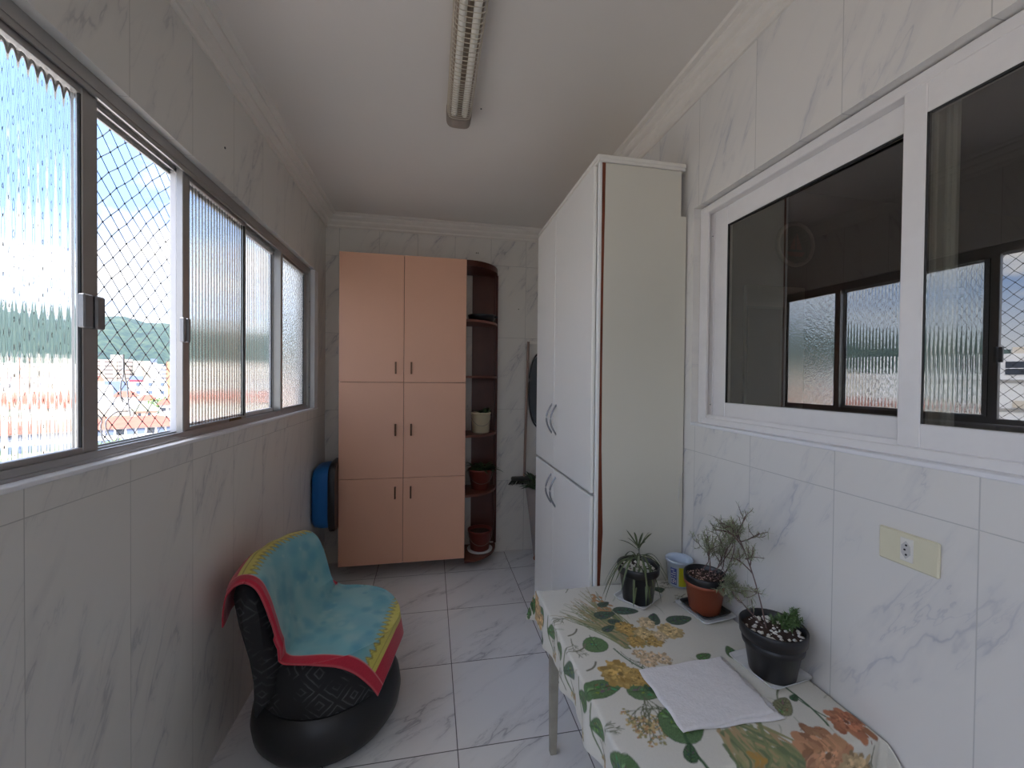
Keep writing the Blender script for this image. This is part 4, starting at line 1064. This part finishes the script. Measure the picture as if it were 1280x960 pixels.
for az in azs:
    for k_ in range(nr):
        t=k_/(nr-1); d=600+430*t; pr=math.sin(min(1,t*1.15)*PI/2)**1.1 if t<.88 else 1-(t-.88)*1.5
        zt2=1.5+ridge(az)*(600+430*.87)
        z=GZ+(zt2-GZ)*pr+ (hr.uniform(-1.3,1.3) if 0<k_ else 0)+4*math.sin(az*1.7+t*5)*t*(1-t)*4
        v.append(pol(az,d,z))
hb.add(v,[(i*nr+k_,i*nr+k_+1,(i+1)*nr+k_+1,(i+1)*nr+k_) for i in range(len(azs)-1) for k_ in range(nr-1)],True)
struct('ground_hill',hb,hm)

f_beige=facade('facade_beige_rows',(.62,.54,.44),(.17,.14,.13),7.0,3.2,.72,.38)
f_beige2=facade('facade_beige_strips',(.66,.60,.48),(.30,.26,.22),6.0,60.0,.28,.9)
f_white=facade('facade_white_windows',(.80,.79,.76),(.12,.16,.22),4.2,3.6,.34,.42)
f_white2=facade('facade_white_wide',(.80,.79,.76),(.18,.20,.24),6.0,3.3,.6,.4)
f_brown=facade('facade_brown',(.47,.25,.15),(.20,.10,.07),4.0,3.3,.5,.4)
m_pblue=M('blue_render',(.17,.22,.34),.8); m_pwhite=M('white_render',(.84,.83,.80),.8); m_pcream=M('cream_render',(.70,.62,.50),.8); m_ppink=M('pink_render',(.74,.52,.42),.8)
m_roofr=M('red_roof_tiles',(.36,.10,.055),.85,noise=.3,nscale=.8); m_roofb=M('brown_roof_tiles',(.30,.23,.16),.9,noise=.25,nscale=.8); m_roofg=M('olive_roof_sheet',(.26,.25,.15),.9,noise=.2,nscale=.8)
m_win=M('dark_window',(.05,.06,.08),.2)
KA=.0608   # degrees of azimuth per pixel of the survey sketch
def azx(x):   # bearing from survey table
    T=[(-700,66),(-300,51),(0,39.9),(60,37.1),(118,34.1),(170,31.1),(220,27.9),(300,22.2),(345,18.6),(377,15.8),(400,13.5)]
    for i in range(len(T)-1):
        if x<=T[i+1][0]: t=(x-T[i][0])/(T[i+1][0]-T[i][0]); return T[i][1]*(1-t)+T[i+1][1]*t
    return 15
def ely(y): return (468.6-y)*.001425
def building(x0,x1,yt,D,wall,label,roof=None,roof_y=None,depth=10,cat='building',group=None,wins=(),extra=None,over=0.0):
    a0,a1=azx(x0),azx(x1); az=(a0+a1)/2; w_=2*D*math.tan(math.radians(abs(a0-a1)/2)); zt2=1.5+ely(yt)*D
    c=pol(az,D+depth/2); t=thing('building' if cat=='building' else 'house',label,cat,(c[0],c[1],GZ),math.radians(az),group)
    H_=zt2-GZ; d=depth
    obj('wall',MB().box(-w_/2,w_/2,-d/2,d/2,0,H_),wall,t,local=True)
    if roof:
        zr=1.5+ely(roof_y)*D-GZ; o_=.5
        mb=MB(); mb.add([(-w_/2-o_,-d/2-o_,H_),(w_/2+o_,-d/2-o_,H_),(w_/2+o_,d/2+o_,H_),(-w_/2-o_,d/2+o_,H_),(-w_/2+min(w_*.2,3),0,zr),(w_/2-min(w_*.2,3),0,zr)],[(0,1,5,4),(1,2,5),(2,3,4,5),(3,0,4),(0,3,2,1)])
        obj('roof',mb,roof,t,local=True)
    for (u0,u1,ya,yb,mt) in wins:
        za=1.5+ely(ya)*D-GZ; zb=1.5+ely(yb)*D-GZ
        obj('window' if mt is m_win else 'band',MB().box(-w_/2+w_*u0,-w_/2+w_*u1,-d/2-.12,-d/2+.05,min(za,zb),max(za,zb)),mt,t,local=True)
    return t
building(112,146,450.5,450,f_beige,'wide beige apartment block with rows of small windows below the wooded hill')
building(137,152,444.5,462,m_pcream,'pale blank tower rising just behind the wide beige apartment block')
building(146.5,165,449.5,446,f_beige,'narrow beige block right of the wide beige apartment block')
building(165.5,187,451,440,f_beige2,'beige block with tall vertical window strips left of the blue-topped tower')
building(187,195,453,430,m_pwhite,'slim white tower with a blue top',roof=None,wins=((0,1,453,448,m_pblue),))
building(195,206,454.5,430,f_white2,'white apartment block with dark windows between blue-topped tower and brown tower')
building(206.5,219,451,400,f_brown,'reddish brown tower at the right edge of the open window gap')
building(110,129,476,300,m_pcream,'low cream house with red roof below the beige block',m_roofr,470,12,'house')
building(129.5,160,477,300,m_pblue,'long low blue-grey building left of the white block with many windows')
building(160.5,178,470,300,m_pblue,'blue building with crimson stripe behind the white block',wins=((0,1,475,478,M('crimson_band',(.42,.06,.09),.8)),))
building(160,208,478,250,f_white,'long white block with rows of small square windows')
building(108,140,482,160,m_pwhite,'large blank white building at the left of the open gap')
building(141,172,496,172,m_pwhite,'white house under a wide red roof left of the round tree',m_roofr,489.5,9,'house')
building(174,193,501,185,m_pwhite,'white house under a low red roof beside the round tree',m_roofr,494.5,9,'house')
building(198,222,507,132,m_pwhite,'white house with red pyramid roof at the right edge of the gap',m_roofr,500.5,8,'house',wins=((.1,.35,511,515,m_win),(.5,.7,511,515,m_win)))
building(106,163,519,108,m_pcream,'wide low house under a dull brown tiled roof',m_roofb,511.5,9,'house')
building(166,195,514.5,118,m_ppink,'pink-walled house under an olive sheet roof',m_roofg,506.5,8,'house',wins=((.2,.32,517,521,m_win),(.6,.72,517,521,m_win)))
building(96,226,534.5,80,m_pwhite,'long blue and white building under a bright orange-red tiled roof',m_roofr,523.5,9,'building',
   wins=tuple((u,u+.075,536,542.5,(m_pblue if i%3 else m_win)) for i,u in enumerate([.04,.14,.24,.34,.44,.54,.64,.74,.84]))+((0,1,548,556,m_pblue),))
# town seen only as streaks through the fluted glass
fr_=random.Random(15)
for (xa,xb) in ((-560,0),(0,96),(228,400)):
    x=xa
    while x<xb-4:
        w_=min(fr_.uniform(14,26) if xa>=0 else fr_.uniform(40,60),xb-x)
        building(x,x+w_,fr_.uniform(446,459),fr_.uniform(330,345)+(x*7%2)*30,fr_.choice([f_beige,f_white,m_pwhite,m_pcream]),'pale apartment block blurred behind the fluted glass','', None,group='apartment blocks behind the fluted glass')
        x+=w_+1
    x=xa if xa>-500 else -330; kk=0
    while x<xb-4:
        kk+=1; w_=min(fr_.uniform(20,36) if xa>=0 else fr_.uniform(45,70),xb-x)
        building(x,x+w_,fr_.uniform(498,512),(112,150)[kk%2],fr_.choice([m_pwhite,m_pcream]),'red-roofed house blurred behind the fluted glass',m_roofr,fr_.uniform(486,494),9,'house',group='red-roofed houses behind the fluted glass')
        x+=w_+2
def tree(az,d,zt2,r,label,seed,group=None):
    q=random.Random(seed); c=pol(az,d); t=thing('tree',label,'tree',(c[0],c[1],GZ),group=group)
    H_=zt2-GZ
    obj('trunk',MB().tube([(0,0,0),(.2,0,H_*.5),(0,0,H_-r)],[.3,.22,.12],8),m_stem,t,local=True)
    mb=MB()
    for i in range(900):
        a=q.random()*2*PI; u=q.uniform(-1,1); rr=r*(.55+.45*q.random()); s_=math.sqrt(1-u*u)
        P=Vector((rr*s_*math.cos(a),rr*s_*math.sin(a),H_-r*.9+rr*u*.85)); e=.28
        A=Vector((q.uniform(-1,1),q.uniform(-1,1),q.uniform(-1,1))).normalized()*e; B=A.cross(Vector((q.uniform(-1,1),q.uniform(-1,1),1))).normalized()*e
        mb.add([P-A,P+B*.6,P+A,P-B*.6],[(0,1,2,3)],True)
    obj('crown',mb,M('tree_crown_%d'%seed,(.16,.26,.07),.8,noise=.4,nscale=1.0),t,local=True)
tree(azx(121),50,1.5+ely(553)*50,1.6,'bright green tree top at the bottom left corner of the open gap',1)
tree(azx(143),66,1.5+ely(547)*66,1.6,'bright green tree top behind the tangled grey cable',2)
tree(azx(199),150,1.5+ely(496)*150,3.2,'round green tree between the red-roofed houses',3)
# white building seen mirrored in the kitchen glass
def mpol(az,d): a=math.radians(az); return (2.29-math.sin(a)*d,math.cos(a)*d)
AZ=62.5
c=mpol(AZ,90); wb=thing('building','white neighbouring building whose dark window is mirrored in the kitchen glass','building',(c[0],c[1],GZ),math.radians(AZ))
W_=16.0; Hh=1.5+.0462*90-GZ
obj('wall',MB().box(-4.5,9,0,10,0,Hh),m_pwhite,wb,local=True)
obj('parapet',MB().box(-4.5,-1.5,.5,8,Hh,Hh+.9),m_pcream,wb,local=True)
fw=obj('window',MB().box(-2.6,-.9,-.1,.05,Hh-2.9,Hh-1.1),m_win,wb,local=True); obj('window_bar',MB().box(-2.6,-.9,-.14,-.1,Hh-2.1,Hh-2.0),m_pwhite,fw,local=True)
for dz in (3.6,7.6,9.2): obj('ledge',MB().box(-4.5,9,-.35,0,Hh-dz-.15,Hh-dz),M('ledge_grey_%d'%int(dz),(.45,.44,.43),.8),wb,local=True)
for xr in (-3.9,.3): obj('balcony_rail',MB().box(xr,xr+2.3,-.4,-.3,Hh-7.5,Hh-6.5),m_pcream,wb,local=True)
# loose cable
cab_=MB()
CABLES=([(1.547,1.565),(1.547,1.496),(1.537,1.473),(1.536,1.432),(1.547,1.411)],[(1.549,1.565),(1.554,1.496),(1.565,1.465),(1.57,1.412),(1.579,1.364)],
 [(1.568,1.381),(1.517,1.382),(1.48,1.363),(1.473,1.347),(1.479,1.327),(1.505,1.288)],[(1.40,1.40),(1.434,1.385),(1.458,1.363),(1.454,1.342),(1.461,1.307),(1.483,1.28),(1.502,1.274),(1.53,1.30)])
def cpt(y,z): return (NX+.03,y,z)
for L_ in CABLES: cab_.tube(curve([cpt(*q) for q in L_]),.0022,6)
o=obj('loose_cable',cab_,m_cable); tag(o,'loose grey cable tangled against the net in the open window gap','cable')

# ------------------------------------------------------------------ sky and sun
wd=bpy.data.worlds.new('sky'); sc.world=wd; wd.use_nodes=True; t=wd.node_tree; t.nodes.clear(); n=N(t)
tc=n('TexCoord'); sp=n('SeparateXYZ',i_0=tc.outputs['Generated'])
den=n.math('ADD',n.math('MAXIMUM',sp.outputs[2],0.0),.22)
u=n.math('DIVIDE',sp.outputs[0],den); v_=n.math('DIVIDE',sp.outputs[1],den)
cbn=n('CombineXYZ',i_0=u,i_1=v_)
ns=n('TexNoise',i_Scale=1.25,i_Detail=7.0,i_Roughness=.58,i_Distortion=.4); mpn=n('Mapping'); mpn.inputs['Location'].default_value=(3.1,1.7,0); t.links.new(cbn.outputs[0],mpn.inputs[0]); t.links.new(mpn.outputs[0],ns.inputs['Vector'])
cl=n.ramp(ns.outputs[0],[(.44,(0,0,0)),(.60,(1,1,1))])
sk=n.ramp(sp.outputs[2],[(0,(.62,.78,.98)),(.22,(.27,.43,.80)),(1,(.20,.38,.80))])
low=n.math('SUBTRACT',1.0,n.math('MULTIPLY',sp.outputs[2],6.0),clamp=True)
fac=n.math('MAXIMUM',cl,low)
c_=n.mix(fac,sk,(1.0,.985,.97,1))
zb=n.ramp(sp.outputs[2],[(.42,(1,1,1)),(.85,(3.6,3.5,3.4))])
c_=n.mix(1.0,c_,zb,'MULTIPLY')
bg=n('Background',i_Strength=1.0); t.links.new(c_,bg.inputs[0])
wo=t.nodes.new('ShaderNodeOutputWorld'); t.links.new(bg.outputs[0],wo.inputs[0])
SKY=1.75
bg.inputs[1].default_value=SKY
sl=bpy.data.lights.new('sun','SUN'); sl.energy=4.2; sl.angle=.03; sl.color=(1,.95,.88)
so_=bpy.data.objects.new('sun',sl); COL.objects.link(so_); so_.rotation_euler=Vector((-.62,.55,-.9)).to_track_quat('-Z','Y').to_euler()

vs=sc.view_settings; vs.view_transform='Standard'; vs.look='None'; vs.exposure=0.72; vs.gamma=1; vs.use_curve_mapping=False
cy=sc.cycles; cy.max_bounces=14; cy.diffuse_bounces=6; cy.transmission_bounces=12; cy.transparent_max_bounces=16; cy.caustics_refractive=True; cy.caustics_reflective=False
cy.sample_clamp_indirect=6
